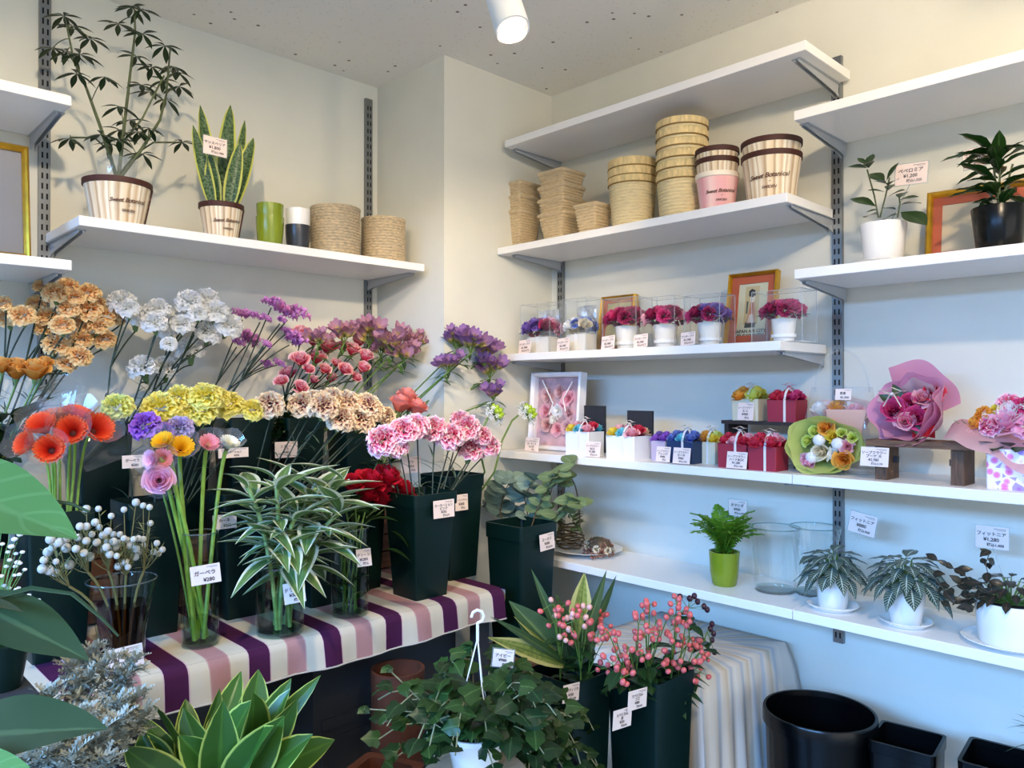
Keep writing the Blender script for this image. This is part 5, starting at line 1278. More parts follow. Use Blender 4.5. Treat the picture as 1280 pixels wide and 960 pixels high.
carns('mauve', 'cream carnation with mauve flecks', 'cream and mauve carnations', mauve, 1.70, None, 1, pair(P_mauve, 60, .16), .6, where='in the middle row', face=.5, dyr=.03, nleaf=4)
pinkw = [(480, 551, 21), (505, 538, 18), (520, 533, 17), (542, 536, 17), (498, 560, 13), (562, 546, 19), (583, 535, 18), (589, 560, 19), (612, 557, 14), (602, 545, 13), (575, 524, 12)]
carns('front', 'pink and white carnation', 'pink and white carnations', pinkw, 1.575, None, 1, pair(P_pinkw, 60, .16), .6, where='in the front bucket', face=.5, dyr=.03, nleaf=3)
sal = [(500, 506, 14), (521, 511, 13), (508, 497, 13), (513, 507, 11)]
carns('salmon', 'salmon rose', 'salmon roses', sal, 1.74, None, 1, [rose(61, P_salmon, 16), rose(62, P_salmon, 16)], .6, LM_rose, where='behind the pink and white carnations', name='rose_stem', stem=M_stemg, face=.2, nleaf=5, leaflen=.05, dyr=.02)
red = [(440, 606, 14), (462, 604, 17), (483, 598, 17), (478, 622, 18), (503, 614, 15), (458, 620, 13)]
carns('redrose', 'deep red rose', 'deep red roses', red, 1.63, None, 1, [rose(63, P_red, 18), rose(64, P_red, 18)], .6, LM_rose, where='left of the front bucket', name='rose_stem', stem=M_stemg, face=.3, nleaf=3, leaflen=.06, dyr=.02)
for i, (x, y) in enumerate([(500, 650), (490, 672), (512, 680), (478, 650), (520, 655)]):
    pass
amb = [(20, 463, 16), (44, 464, 16), (2, 458, 12), (56, 455, 10)]
# amber roses stand in a bucket at the photo edge
bk('amber', 'green bucket holding the amber roses at the photo edge', .245, 1.80, ZT, .10, .085, .30)
carns('amber', 'amber rose', 'amber roses', amb, 1.75, None, 1, [rose(65, P_amber, 16), rose(66, P_amber, 16)], .6, LM_rose, where='above the orange gerberas', name='rose_stem', stem=M_stemg, face=.35, nleaf=16, leaflen=.075, dyr=.02)
# statice
def statice_tuft(seed):
    def make():
        rnd = random.Random(seed); mb = MB()
        for i in range(60):
            a = rnd.uniform(0, 6.28); x = rnd.uniform(-1, 1); q = V((x, rnd.uniform(-.5, .5), rnd.uniform(-.12, .45)*(1-.5*abs(x))))
            d = V((cos(a), sin(a), 1.2)).normalized(); mb.lathe([(.02, -.25), (.06, -.02), (.17, .09)], 5, zframe(q, d), uvscale=3)
        return mb.mesh('bloom', P_stat, angle=0)
    return once(('stat', seed), make)
stp = [(341, 378, 13), (364, 391, 20), (327, 397, 11), (305, 393, 13), (312, 424, 18), (298, 428, 11), (368, 424, 18), (359, 414, 9), (333, 455, 9), (333, 430, 9), (349, 454, 8), (352, 400, 9)]
carns('statice', 'stem of magenta statice', 'magenta statice', stp, 1.985, None, 3, [statice_tuft(1), statice_tuft(2)], .62, where='in the rear bucket', name='statice_stem', calyx=False, face=.05, nleaf=0)
for x, y in ((313, 410), (340, 447), (341, 452)):   # white florets among the statice
    p = onY(x, y, 1.97)
# alstroemeria
def alst(key, lb, heads, Yp, mt, grp):
    for i, (x, y, s_) in enumerate(heads):
        c, kk = px_bloom(x, y + R0.uniform(-8, 8), Yp, 1.0, R0.uniform(-.04, .04)); base = inb(key, .5)
        t = thing('alstroemeria_stem', '%s, %s from the left' % (lb, ORD[i]), 'flower', base, 0, grp); mb = MB()
        top = c - base - V((0, 0, 14*kk*s_)); mb.tube(bez((0, 0, 0), top*.5 + V((0, 0, .02)), top, 8), .0024, 6)
        for j in range(11):
            a = j*2.4 + i; d = V((cos(a)*.8, sin(a)*.8, R0.uniform(.5, 2.2))).normalized(); L = 13.5*kk*s_*R0.uniform(.8, 1.25)
            q = top + d*R0.uniform(7, 19)*kk*s_; mb.tube([top, q], .0010, 4)
            obj('floret', lily(mt), None, t, M=zframe(q, d + TOCAM*.35, L*1.15, j))
        for j in range(9):
            a = j*2.4; obj('leaf', LM_alst, None, t, M=frame(top*(1-.05*(j % 3)), (cos(a), sin(a), -.1 + .1*(j % 3)), s=R0.uniform(18, 30)*kk))
        obj('stem', mb, M_stemg, t)
alst('alstA', 'pale lilac alstroemeria head above the red and pink spray roses', [(398, 418, .8), (430, 414, 1.1), (462, 412, 1.2), (490, 418, 1.2), (476, 436, 1.0), (505, 436, 1.1), (520, 428, .8)], 1.93, P_alstp, 'pale lilac alstroemeria')
alst('alstB', 'deep lilac alstroemeria head beside the pillar', [(571, 428, 1.1), (588, 430, 1.2), (561, 450, .9), (609, 428, 1.0), (612, 462, 1.1), (617, 486, .9)], 1.735, P_alst, 'deep lilac alstroemeria')
# sleeved gerberas
M_freshstem = mat('fresh_green_stem', '86a83f', .45, var=.2, vscale=40)
M_cutstem = mat('pale_cut_stem', '94ad6c', .5, var=.25, vscale=60)
def sleeved(name, lb, grp, key, x, y, rp_, Yp, me, d, sl=True, base=None, stemr=.0028, srad=1.5, slen=3.0, cal=True):
    p, rad = px_bloom(x, y, Yp, rp_); base = base if base is not None else inb(key, .55)
    t = thing(name, lb, 'flower', base, 0, grp); d = V(d).normalized(); c = p - base; end = c - d*rad*1.15
    obj('bloom', me, None, t, M=zframe(c, d, rad, R0.uniform(0, 6)))
    if me.name.startswith('bloom'): obj('flower_heart', once('heart', lambda: MB().ball(1, 10, 6, None, .5).mesh('flower_heart', mat('dark_heart', '4a1210', .8))), None, t, M=zframe(c - d*rad*1.0, d, rad*.24))
    obj('stem', MB().tube(bez((0, 0, 0), end - d*rad*2.0 if end.length > rad*3 else end*.5, end, 10), stemr, 7), M_freshstem, t)
    if sl:
        def cone(u, v):
            a = u*2*pi; rr = rad*(.16 + srad*v)*(1+.03*sin(a*5)); return (rr*cos(a), rr*sin(a), rad*(-1.7 + slen*v) - rad*.35*v*(1-cos(a*4))*.5)
        obj('sleeve', MB().grid(cone, 16, 3), M_film, t, M=zframe(c, d))
    return t
Go = gerbera(P_orange, 26, .5); Ga = gerbera(P_orangelt, 26, .6)
for i, (x, y, rp_, me, d, dy) in enumerate([(28, 553, 17, Go, (-.9, -.45, .35), 0), (50, 527, 19, Go, (-.5, -.6, .75), 0), (61, 560, 19, Go, (-.35, -.8, .25), -.03), (72, 513, 17, Ga, (-.1, -.2, 1), .04), (88, 536, 20, Go, (-.35, -.8, .35), -.01), (97, 513, 18, Go, (.1, -.45, .9), .03), (125, 533, 20, Go, (.15, -.85, .35), 0)]):
    sleeved('gerbera', 'sleeved orange gerbera over the brunia vase, %s from the left' % ORD[i], 'sleeved orange gerberas', 'gerb', x, y, rp_, 1.66+dy, me, d, srad=1.15, slen=2.6, base=BK['gerb'][0] + V((-.02+.008*i, -.03+.008*(i % 3), .17)))
# big clear sleeve fanned behind the orange gerberas
sv = thing('cellophane_sleeve', 'fanned clear cellophane around the orange gerberas', 'wrapping', BK['gerb'][0] + V((0, 0, .28)))
c0 = onY(82, 600, 1.76) - V(sv.location)
def fan(u, v):
    a = -1.25 + 2.5*u; L = (.04 + (.165 + .012*sin(u*40))*v)
    return (c0.x + L*sin(a)*1.0, c0.y + .02*sin(u*30)*v + .03*v, c0.z + L*cos(a)*1.0)
obj('film', MB().grid(fan, 48, 4), M_film, sv)
# ornithogalum
def orni(i, x, y, path):
    c, kk = px_bloom(x, y, 1.64, 1.0); base = BK['second'][0] + V((-.0 + .02*i, -.02, .16))
    t = thing('star_flower_stem', ('white star flower with its head bent over the pink carnations', 'white star flower leaning out furthest before the shadow box')[i], 'flower', base, 0, None)
    pts = [V((0, 0, 0))] + [px_bloom(a, b_, 1.65, 1)[0] - base for a, b_ in path]
    sm = []; 
    for j in range(len(pts)-1): sm += [pts[j].lerp(pts[j+1], f) for f in (0, .33, .66)]
    sm.append(pts[-1]); mb = MB().tube(sm, .0030, 7); ce = c - base
    for j in range(34):
        f = (j+.5)/34; th = 1.9*sqrt(f); ph = j*2.4; d0 = V((.35, -.5, .45)).normalized(); X1 = d0.orthogonal().normalized(); Y1 = d0.cross(X1)
        d = (d0*cos(th) + (X1*cos(ph) + Y1*sin(ph))*sin(th)); q = ce + d*13*kk*(1.0 + .25*(j % 3 == 0)); mb.tube([ce, q], .0008, 4)
        if f > .28: obj('floret', once('orni', lambda: MB().add(*_star()).mesh('floret', P_white, angle=0)), None, t, M=zframe(q, d, 3.6*kk, j))
        else: obj('bud', once('bud', lambda: MB().ball(1, 7, 6, None, 1.5).mesh('bud', mat('lime_bud', '9fbb2c', .5))), None, t, M=zframe(ce + d*9*kk, d, 3.4*kk))
    obj('stem', mb, M_stemg, t)
def _star():
    vs = [(0, 0, -.15)]; fs = []; uv = [(0, 0)]
    for i in range(6):
        a = i*pi/3
        for da, r_ in ((-.35, .6), (0, 1.1), (.35, .6)): vs.append((r_*cos(a+da), r_*sin(a+da), .1+.1*r_)); uv.append((.5, 1))
        k_ = 1+i*3; fs += [(0, k_, k_+1), (0, k_+1, k_+2)]
    return vs, fs, uv
orni(0, 617, 518, [(606, 590), (600, 565), (604, 535), (610, 522)])
orni(1, 658, 518, [(618, 590), (628, 550), (640, 526), (648, 519)])
# second pair of stems seen leaving the bucket is part of the bent heads above

# ================================================================ glass vases on the table
def table_vase(label, bx, by, prof, water, mt=None, wcol=None, name='glass_vase'):
    pos = onZ(bx, by, ZT); pos.z = ZT + .001
    t, p, k = glass_vase(label, None, None, prof, pos=pos, thick=.0028, base=.008, name=name)
    if water:
        pr = [(max(.001, r*k-.004), h*k) for r, h in prof]; hw = water*k
        pts = [(.001, .009)]; 
        for (r0, h0), (r1, h1) in zip(pr, pr[1:]):
            if h1 <= .009: continue
            a = max(h0, .009); 
            if a >= hw: break
            e = min(h1, hw); f0 = (a-h0)/max(1e-6, h1-h0); f1 = (e-h0)/max(1e-6, h1-h0)
            pts += [(r0+(r1-r0)*f0, a), (r0+(r1-r0)*f1, e)]
        pts.append((.001, pts[-1][1]))
        obj('water', MB().lathe(pts, 32), wcol or M_water, t, angle=40)
    return t, pos, k
# tall cylinder with the small gerberas
t, pv, kv = table_vase('tall slim cylinder vase full of green gerbera stems', 250, 806, [(0, 0), (21, 0), (22, 3), (22, 140)], 38)
for i, (x, y, rp_, m_, d, nm) in enumerate([(202, 549, 14, P_ygerb, (-.6, -.5, .7), 'golden gerbera with tilted cup, upper of two'), (227, 557, 16, P_ygerb, (-.2, -.8, .55), 'golden gerbera facing the room, lower of two'), (262, 552, 13, P_pgerb, (-.1, -.8, .6), 'coral gerbera cup with a pale heart'),
      (288, 551, 13, P_wgerb, (.1, -.6, .8), 'ivory gerbera beside the coral one'), (203, 573, 13, P_pgerb, (-.3, -.85, .2), 'blush pink gerbera half hidden below the golden ones'), (186, 574, 13, P_rgerb, (-.9, -.3, .1), 'pale pink gerbera turned away at the side')]):
    me = gerbera(m_, 26, .42, 3)
    tt = sleeved('gerbera', nm, 'sleeved small gerberas', None, x, y, rp_, 1.575 - .004*i, me, d, base=pv + V((-.014+.006*i, .006*(i % 3)-.008, .012)), stemr=.0042, srad=1.25, slen=2.4)
p, rad = px_bloom(199, 600, 1.56, 17)
flower_stem('ranunculus', 'pink many-petalled bloom in a paper-lined sleeve, lowest in the tall vase', 'flower', 'sleeved small gerberas', pv + V((-.016, -.004, .012)), [(p, rad, rose(71, P_pinkrose, 26), V((-.3, -.8, .15)))], M_stemg, r=.0023, calyx=True)
p, rad = px_bloom(199, 600, 1.562, 17); d = V((-.35, -.8, .1)).normalized()
tt = thing('flower_sleeve', 'pleated clear sleeve hanging round the pink many-petalled bloom', 'wrapping', p)
obj('film', MB().grid(lambda u, v: (rad*(.5+.9*v)*cos(u*2*pi)*(1.25 if abs(u-.5) < .2 else 1), rad*(.5+.9*v)*sin(u*2*pi), rad*(-1.2+1.4*v)), 8, 2), M_film, tt, M=zframe((0, 0, 0), d))
# dracaena in a short cylinder
t, pv2, k2 = table_vase('short wide cylinder vase holding the white-edged ribbon plant', 350, 791, [(0, 0), (28, 0), (29, 4), (29.5, 84)], 48)
L_drac = leaf('white_edged_leaf', '64854a', 'e9eed6', .68, vein='86a566', tr=.22)
for s, (hx, hy, n_) in enumerate([(310, 610, 9), (345, 600, 11), (372, 640, 10), (395, 610, 10), (425, 640, 10), (330, 665, 9), (360, 680, 9), (400, 680, 8), (430, 600, 8)]):
    head, kk = px_bloom(hx, hy, 1.50 + R0.uniform(-.05, .06), 1.0)
    base = pv2 + V((R0.uniform(-.02, .02), R0.uniform(-.02, .02), .012)); t = thing('ribbon_plant_stem', 'white-edged ribbon plant cutting, %s of those in the short vase counted from the left' % ORD[[310, 330, 345, 360, 372, 395, 400, 425, 430].index(hx)], 'plant', base, 0, 'ribbon plant cuttings')
    top = head - base; pts = bez((0, 0, 0), V((top.x*.25, top.y*.25, top.z*.7)), top, 8)
    obj('stem', MB().tube(pts, .0046, 7), M_cutstem, t)
    n_ += 4
    for j in range(n_):
        f = .62 + .38*(j+1)/n_; q = pts[min(8, int(f*8))]; a = j*2.4 + s
        el = -.15 + 1.1*(j/n_); L = R0.uniform(50, 90)*kk
        me = leafmesh(('drac', j % 3), L_drac, w=.30, droop=(.30, .2, .42)[j % 3], fold=.25, nu=6, nv=9, peak=.42)
        obj('leaf', me, None, t, M=frame(q, (cos(a), sin(a), el), s=L))
# third vase
t, pv3, k3 = table_vase('mid-sized cylinder vase with a few thin stems in front of the red roses', 437, 768, [(0, 0), (22, 0), (23, 4), (23.5, 108)], 48)
t = thing('cut_foliage', 'thin curling green stems standing in the mid-sized cylinder vase', 'plant', pv3 + V((0, 0, .01)))
sm = MB()
for i in range(9):
    a = i*.7; sm.tube(bez((cos(a)*.015, sin(a)*.015, 0), (cos(a+1)*.02, sin(a+1)*.02, .1), (cos(a+2)*.035, sin(a+2)*.035, R0.uniform(.17, .24)), 6), .0018, 5)
obj('stem', sm, M_stemg, t)
for i in range(6): obj('leaf', LM_rose, None, t, M=frame((cos(i)*.012, sin(i)*.012, .015+.01*i), (cos(i), sin(i), .8), s=.05))
for i, (x, y, L) in enumerate([(492, 655, .075), (486, 680, .07), (468, 640, .06)]):
    q = onY(x, y, 1.57) - V(t.location); obj('leaf', LM_rose, None, t, M=frame(q*.92, (.6, -.4, -.5+.3*i), s=L))
# brunia in a flared vase
t, pv4, k4 = table_vase('flared glass vase with dark water holding the silver brunia', 152, 829, [(0, 0), (25, 0), (27, 5), (27, 30), (33, 70), (41, 104)], 74, wcol=clear('brown_water', 'b08a70', .9, .02, 1.33))
L_brun = leaf('brunia_needle', '8b9160', tr=.1); LM_needle = leafmesh('needle', L_brun, w=.12, droop=.1, nu=2, nv=2)
M_brun = mat('silver_brunia', 'e0ddd2', .75, bump=.6, bscale=900, var=.06, vscale=300)
ball = once('brball', lambda: MB().ball(1, 10, 7).mesh('flower_ball', M_brun))
balls = [(108, 636, 5), (123, 636, 4), (139, 645, 4), (155, 637, 4), (170, 628, 5), (179, 632, 4), (187, 634, 4), (188, 654, 4), (119, 653, 5), (100, 658, 5), (108, 658, 5), (124, 659, 4), (83, 663, 5), (90, 668, 5), (63, 674, 6), (74, 678, 6), (83, 674, 5), (66, 684, 5), (60, 690, 6), (83, 685, 6), (95, 686, 5), (108, 676, 5), (121, 678, 5), (105, 691, 5), (112, 696, 6), (87, 706, 6), (55, 700, 5), (53, 711, 6), (62, 713, 6), (70, 716, 5), (70, 702, 4), (135, 664, 5), (129, 669, 5), (128, 686, 5), (133, 684, 5), (144, 684, 5), (134, 677, 4), (142, 677, 5), (150, 679, 5), (155, 673, 4), (163, 682, 5), (170, 686, 5), (167, 674, 4), (173, 673, 4), (179, 674, 4), (180, 682, 4), (137, 693, 5), (146, 695, 4), (169, 696, 5), (175, 690, 4), (157, 703, 5), (148, 708, 5), (160, 709, 4), (192, 690, 4), (198, 692, 4), (203, 687, 4), (196, 679, 4), (159, 675, 4), (150, 668, 4), (115, 668, 4), (98, 672, 5), (142, 668, 4)]
groups = {}
for b_ in balls: groups.setdefault(min(4, int((b_[0]-50)/31)), []).append(b_)
for g_, bl in sorted(groups.items()):
    base = pv4 + V((-.012+.006*g_, .006*(g_ % 2), .012)); t = thing('brunia_stem', 'silver-ball brunia stem in the flared vase, %s from the left' % ORD[g_], 'flower', base, 0, 'silver brunia stems')
    cs = [(px_bloom(x, y, 1.555 + R0.uniform(-.035, .035), r_)) for x, y, r_ in bl]
    c = sum((q for q, _ in cs), V())/len(cs) - base; fork = c*.72; mb = MB(); mb.tube(bez((0, 0, 0), (c.x*.15, c.y*.15, c.z*.5), fork, 6), .0024, 6)
    for q, r_ in cs:
        q = q - base; mid = fork.lerp(q, .5) + V((0, 0, -.008)); mb.tube(bez(fork, mid, q, 4), .0009, 4); obj('flower_ball', ball, None, t, M=Matrix.Translation(q) @ Matrix.Scale(r_, 4))
        for j in range(5): obj('needle_leaf', LM_needle, None, t, M=frame(fork.lerp(q, R0.uniform(.3, .9)), (R0.uniform(-1, 1), R0.uniform(-1, 1), R0.uniform(.2, 1)), s=.026))
    obj('stem', mb, mat('olive_brown_stem', '7d7546', .6), t)
# table price tags
def ttag(lb, x, y, wpx, hpx, Yp, lines, slope=0, right=(1, 0, 0)):
    q = onY(x, y, Yp); kk = mpp(q); r_ = V(right) + V((0, 0, slope))
    return price_tag(lb, q, r_, (0, .05, 1), wpx*kk/.72, hpx*kk, lines)
def vtag(lb, x, y, wpx, hpx, centre, rad, lines, slope=0):
    """tag tied to the front of a round vase, facing the photographer"""
    c = V((centre.x, centre.y, 0)); n = V((-c.x, -c.y, 0)).normalized(); q0 = at(x, y, depth(centre) - rad - .004); kk = mpp(q0)
    right = V((0, 0, 1)).cross(n); return price_tag(lb, q0, right + V((0, 0, slope)), (0, 0, 1), wpx*kk, hpx*kk, lines)
vtag('price tag on the tall slim cylinder vase', 257, 718, 35, 24, pv, .036, ['ガーベラ', '¥280'], .1)
vtag('price tag on the short wide vase of ribbon plant', 368, 741, 26, 26, pv2, .05, ['ドラセナ', '¥380', '税込'], .12)
vtag('price tag on the mid-sized vase before the red roses', 455, 697, 18, 22, pv3, .04, ['グリーン', '¥280', '税込'], .1)
vtag('price tag leaning on the foot of the flared brunia vase', 156, 822, 42, 27, pv4, .055, ['ブルニア', '¥450'], .12)
ttag('price tag on the front of the pink and white carnation bucket', 555, 636, 24, 22, 1.503, ['カーネーション', 'ピンク', '¥250', '税込275'])
q = onX(577, 628, 1.33)
ttag('price tag on the bucket with the star flowers', 577, 628, 15, 20, 1.606, ['オーニソガラム', '¥380', '税込'])
ttag('price tag on the dark bucket behind the cream and mauve carnations', 358, 562, 22, 20, 1.93, ['スプレー', 'バラ', '¥380', '税込'])
ttag('price tag between the red roses and the pink carnations', 514, 581, 22, 20, 1.665, ['バラ', '¥350', '税込'])
ttag('price tag below the ivory gerbera', 292, 566, 28, 12, 1.68, ['カーネーション', '¥250'])
ttag('price tag beside the violet carnations', 166, 577, 18, 16, 1.66, ['ガーベラ', '¥280'])
ttag('price tag behind the tall vase', 281, 652, 22, 18, 1.66, ['カーネ', '¥250'])
# ================================================================ right of the table: eucalyptus bucket on a stool
t = thing('low_stool', 'plain wooden stool carrying the eucalyptus bucket beside the table end', 'stool', (1.53, 1.54, ZF))
obj('seat', MB().loft([(.10, .10, .655), (.10, .10, .675)], .1, 2, True, True), M_rustic, t, smooth=False)
for sx in (-1, 1):
    for sy in (-1, 1): obj('leg', MB().tube([(sx*.085, sy*.085, 0), (sx*.07, sy*.07, .655)], .012, 8), M_rustic, t)
ZE = ZF + .676
bk('euc', 'green bucket holding the eucalyptus beside the table end', 1.53, 1.54, ZE, .142, .115, .355)
L_euc = leaf('eucalyptus_leaf', '7d9384', vein='93a797', tr=.15, rough=.6)
LM_euc = leafmesh('euc', L_euc, w=.85, droop=.12, fold=.05, nu=6, nv=6, peak=.5, sharp=.6)
L_euc2 = leaf('olive_gum_leaf', '6c7f55', vein='84966b', tr=.2, rough=.55); LM_euc2 = leafmesh('euc2', L_euc2, w=.7, droop=.2, fold=.08, nu=4, nv=6, sharp=.7)
eps = [[(625, 640), (630, 615), (640, 598)], [(660, 645), (655, 620), (668, 600)], [(680, 645), (690, 610), (715, 578)], [(670, 640), (690, 600), (700, 588)], [(690, 650), (715, 625), (728, 632)], [(640, 645), (612, 630), (608, 612)]]
for i, path in enumerate(eps):
    base = BK['euc'][0] + V((R0.uniform(-.03, .03), R0.uniform(-.03, .03), .15)); t = thing('eucalyptus_branch', 'eucalyptus branch with round grey-green leaves, %s cut from the left' % ORD[[0, 2, 5, 3, 4, 1][i] if i < 5 else 1], 'foliage', base, 0, 'eucalyptus branches')
    pts = [V((0, 0, 0))] + [onX(x, y, 1.60 + .02*(i % 3)) - base for x, y in path]; obj('stem', MB().tube(pts, [.0026, .002, .0016, .001][:len(pts)], 6), M_twig, t)
    big = i in (0, 1, 5)
    for a, b_ in zip(pts[1:], pts[2:]):
        for f in (0, .25, .5, .75, 1):
            for s in (0, pi):
                an = R0.uniform(0, 2*pi); obj('leaf', LM_euc if big else LM_euc2, None, t, M=frame(a.lerp(b_, f), (cos(an), sin(an), R0.uniform(-.1, .7)), up=(-.6, -.4, .7), s=R0.uniform(.045, .065) if big else R0.uniform(.035, .055)))
q = onX(684, 677, 1.535); 
price_tag('price tag on the front of the eucalyptus bucket', onY(684, 677, 1.459), (1, 0, .06), (0, .05, 1), .058, .045, ['ユーカリ', '¥380', '税込418'])

# ================================================================ bottom centre: two buckets, ivy basket
bk('hyp', 'green bucket on the floor stand holding the coral hypericum', 1.285, .925, .53, .125, .10, .41)
bk('cor', 'green bucket holding the striped cordyline leaves next to the hypericum', 1.165, 1.035, .53, .122, .098, .41)
t = thing('floor_stand', 'low dark stand under the hypericum and cordyline buckets', 'stand', (1.225, .98, ZF))
obj('top_board', MB().box(-.15, -.17, .405, .16, .17, .43), M_darkwood, t, smooth=False)
for sx in (-.135, .145):
    for sy in (-.155, .155): obj('leg', MB().box(sx-.012, sy-.012, 0, sx+.012, sy+.012, .405), M_darkwood, t, smooth=False)
def floor_tag(lb, x, y, wpx, hpx, Yp, lines, tilt=-.1):
    q = onY(x, y, Yp); kk = mpp(q); return price_tag(lb, q, (1, 0, tilt), (-tilt, .0, 1), wpx*kk/.75, hpx*kk, lines)
floor_tag('price tag on the cordyline bucket', 714, 866, 23, 22, .966, ['コルディリネ', '¥280', '税込308'])
floor_tag('price tag on the hypericum bucket, upper of two', 797, 874, 29, 24, .857, ['ヒペリカム', 'ココ', '¥380', '税込418'])
floor_tag('price tag on the hypericum bucket, lower of two', 778, 898, 28, 24, .860, ['ヒペリカム', '赤', '¥350', '税込385'])
M_berry = mat('coral_berry', 'd8635f', .3, var=.25, vscale=20); M_berryd = mat('dark_plum_berry', '3d1a2a', .3); M_berryl = mat('pale_pink_berry', 'e8ab9c', .3)
berry = {m_: MB().ball(1, 9, 7, None, 1.15).mesh('berry', m_) for m_ in (M_berry, M_berryd, M_berryl)}
hyp = [(690, 755), (700, 760), (708, 770), (695, 775), (715, 785), (705, 795), (725, 800), (745, 765), (735, 780), (752, 778), (742, 795), (760, 790), (770, 800), (765, 830), (780, 838), (772, 822), (758, 835), (775, 848), (790, 830), (805, 765), (812, 755), (798, 780), (820, 775), (808, 795), (795, 800), (825, 790), (785, 808), (815, 810), (835, 770), (850, 765), (845, 785), (858, 775), (840, 800), (862, 795), (852, 812), (870, 805), (878, 812), (885, 822), (868, 828), (876, 840), (860, 848), (850, 830), (836, 818), (826, 830), (822, 845), (800, 815), (846, 755), (730, 765), (720, 775), (755, 800)]
hyp.sort(key=lambda q: q[0]); hbase = BK['hyp'][0]
for s in range(10):
    ch = hyp[s*5:(s+1)*5]; src = BK['cor'] if s < 3 else BK['hyp']; base = src[0] + V((R0.uniform(-.03, .03), R0.uniform(-.03, .03), .30))
    t = thing('hypericum_stem', 'coral-berried hypericum stem, %s from the left' % ORD[s], 'flower', base, 0, 'coral hypericum stems'); mb = MB()
    cs = [onY(x, y, src[0].y - .04 + R0.uniform(-.05, .05)) - base for x, y in ch]; c = sum(cs, V())/len(cs); fork = c*.55; mb.tube([(0, 0, 0), fork*.5, fork], .002, 5)
    for q in cs:
        mb.tube(bez(fork, fork.lerp(q, .5)+V((0, 0, .01)), q, 4), .0011, 4)
        for j in range(4):
            o_ = V((R0.uniform(-.018, .018), R0.uniform(-.018, .018), R0.uniform(-.014, .016))); m_ = M_berryl if (s < 2 and R0.random() < .5) else M_berry
            mb.tube([q, q+o_*.9], .0007, 4); obj('berry', berry[m_], None, t, M=zframe(q+o_, o_ + V((0, 0, .02)), R0.uniform(.0048, .0062)))
    for j in range(12):
        a = R0.uniform(0, 6.3); obj('leaf', LM_rose, None, t, M=frame(fork*R0.uniform(.7, 1.5), (cos(a), sin(a), R0.uniform(-.3, .7)), s=R0.uniform(.035, .055)))
    obj('stem', mb, M_stemg, t)
base = hbase + V((.03, .03, .30)); t = thing('plum_berry_stem', 'dark stem with plum berries at the end of the coral hypericum', 'flower', base); mb = MB()
for path, bs in (([(862, 800), (860, 760)], [(862, 748), (850, 746), (872, 752), (880, 758), (884, 762), (868, 745)]), ([(875, 815), (884, 790)], [(890, 780), (892, 792), (890, 800), (893, 815), (888, 786)])):
    pts = [V((0, 0, 0))] + [onY(x, y, .93) - base for x, y in path]; mb.tube(pts, .0016, 5)
    for x, y in bs:
        q = onY(x, y, .93) - base; mb.tube([pts[-1], q], .0007, 4); obj('berry', berry[M_berryd], None, t, M=Matrix.Translation(q) @ Matrix.Scale(.0062, 4))
    for j in range(6):
        a = R0.uniform(0, 6.3); obj('leaf', LM_rose, None, t, M=frame(pts[1].lerp(pts[2], R0.uniform(0, 1)), (cos(a), sin(a), R0.uniform(-.3, .5)), s=.045))
obj('stem', mb, M_stemg, t)
# cordyline leaves
L_cord = leaf('green_cordyline_leaf', '35502c', vein='5a7440', tr=.15, rough=.3); L_cordv = leaf('yellow_striped_cordyline_leaf', '8f9a4a', 'c3c07a', .6, vein='5c7335', tr=.2, rough=.35, mottle=7, base='5c7335')
base = BK['cor'][0] + V((0, 0, .37)); t = thing('cordyline', 'striped yellow-green cordyline leaves fanned out of their bucket', 'foliage', base)
cb = onY(715, 835, 1.03) - base
for i, (x, y, wpx, v_) in enumerate([(733, 712, 26, 1), (762, 714, 13, 0), (779, 716, 11, 0), (667, 712, 11, 0), (622, 795, 20, 1), (648, 768, 15, 1), (640, 752, 30, 0), (626, 770, 10, 0), (700, 740, 26, 0), (690, 790, 22, 0), (745, 790, 20, 0)]):
    q = onY(x, y, 1.05 + (.04, -.05, .03)[i % 3]) - base; d = q - cb; L = d.length
    me = leafmesh(('cord', i), L_cordv if v_ else L_cord, w=wpx*mpp(base)/L*1.2, droop=.08, fold=.2, nu=6, nv=10, peak=.5)
    obj('leaf', me, None, t, M=frame(cb, d, up=(-.5+.3*(i % 3), -.7, .4), s=L))
# ivy hanging basket
pv_ = at(594, 938, 1.30); zb = pv_.z
t = thing('side_table', 'small pale round stand under the white ivy pot', 'stand', (pv_.x, pv_.y, ZF)); hh = zb - .035 - ZF
obj('top', MB().lathe([(.001, hh-.02), (.085, hh-.02), (.088, hh-.015), (.088, hh-.003), (.085, hh), (.001, hh)], 32), mat('pale_wood', 'c9b89a', .6, var=.15, vscale=14, stretch=(1, 8, 1)), t, angle=40)
obj('post', MB().tube([(0, 0, 0), (0, 0, hh-.02)], .022, 12), M_rustic, t)
base = V((pv_.x, pv_.y, ZF+hh+.0005)); k = mpp(base)
t = thing('ivy_basket', 'trailing green ivy in a white hanging pot with its white plastic hook', 'plant', base)
hp = 52*k; rt = 38*k
obj('pot', MB().lathe([(.001, 0), (25*k, 0), (27*k, .003), (rt, hp), (rt+.004, hp), (rt+.004, hp-.008), (rt-.004, hp-.002), (25*k, .008), (.001, .008)], 36), M_white, t, angle=40)
obj('soil', MB().lathe([(.001, hp-.01), (rt-.004, hp-.012)], 20), M_soil, t)
htop = onZ(597, 800, 0); hk = at(597, 772, 1.32) - base
hm = MB()
for a in (.3, 2.4, 4.5): hm.tube([(rt*cos(a), rt*sin(a), hp), (hk.x*.6+rt*.35*cos(a), hk.y*.6+rt*.35*sin(a), hp+(hk.z-hp)*.4), hk + V((0, 0, -.035))], .0013, 5)
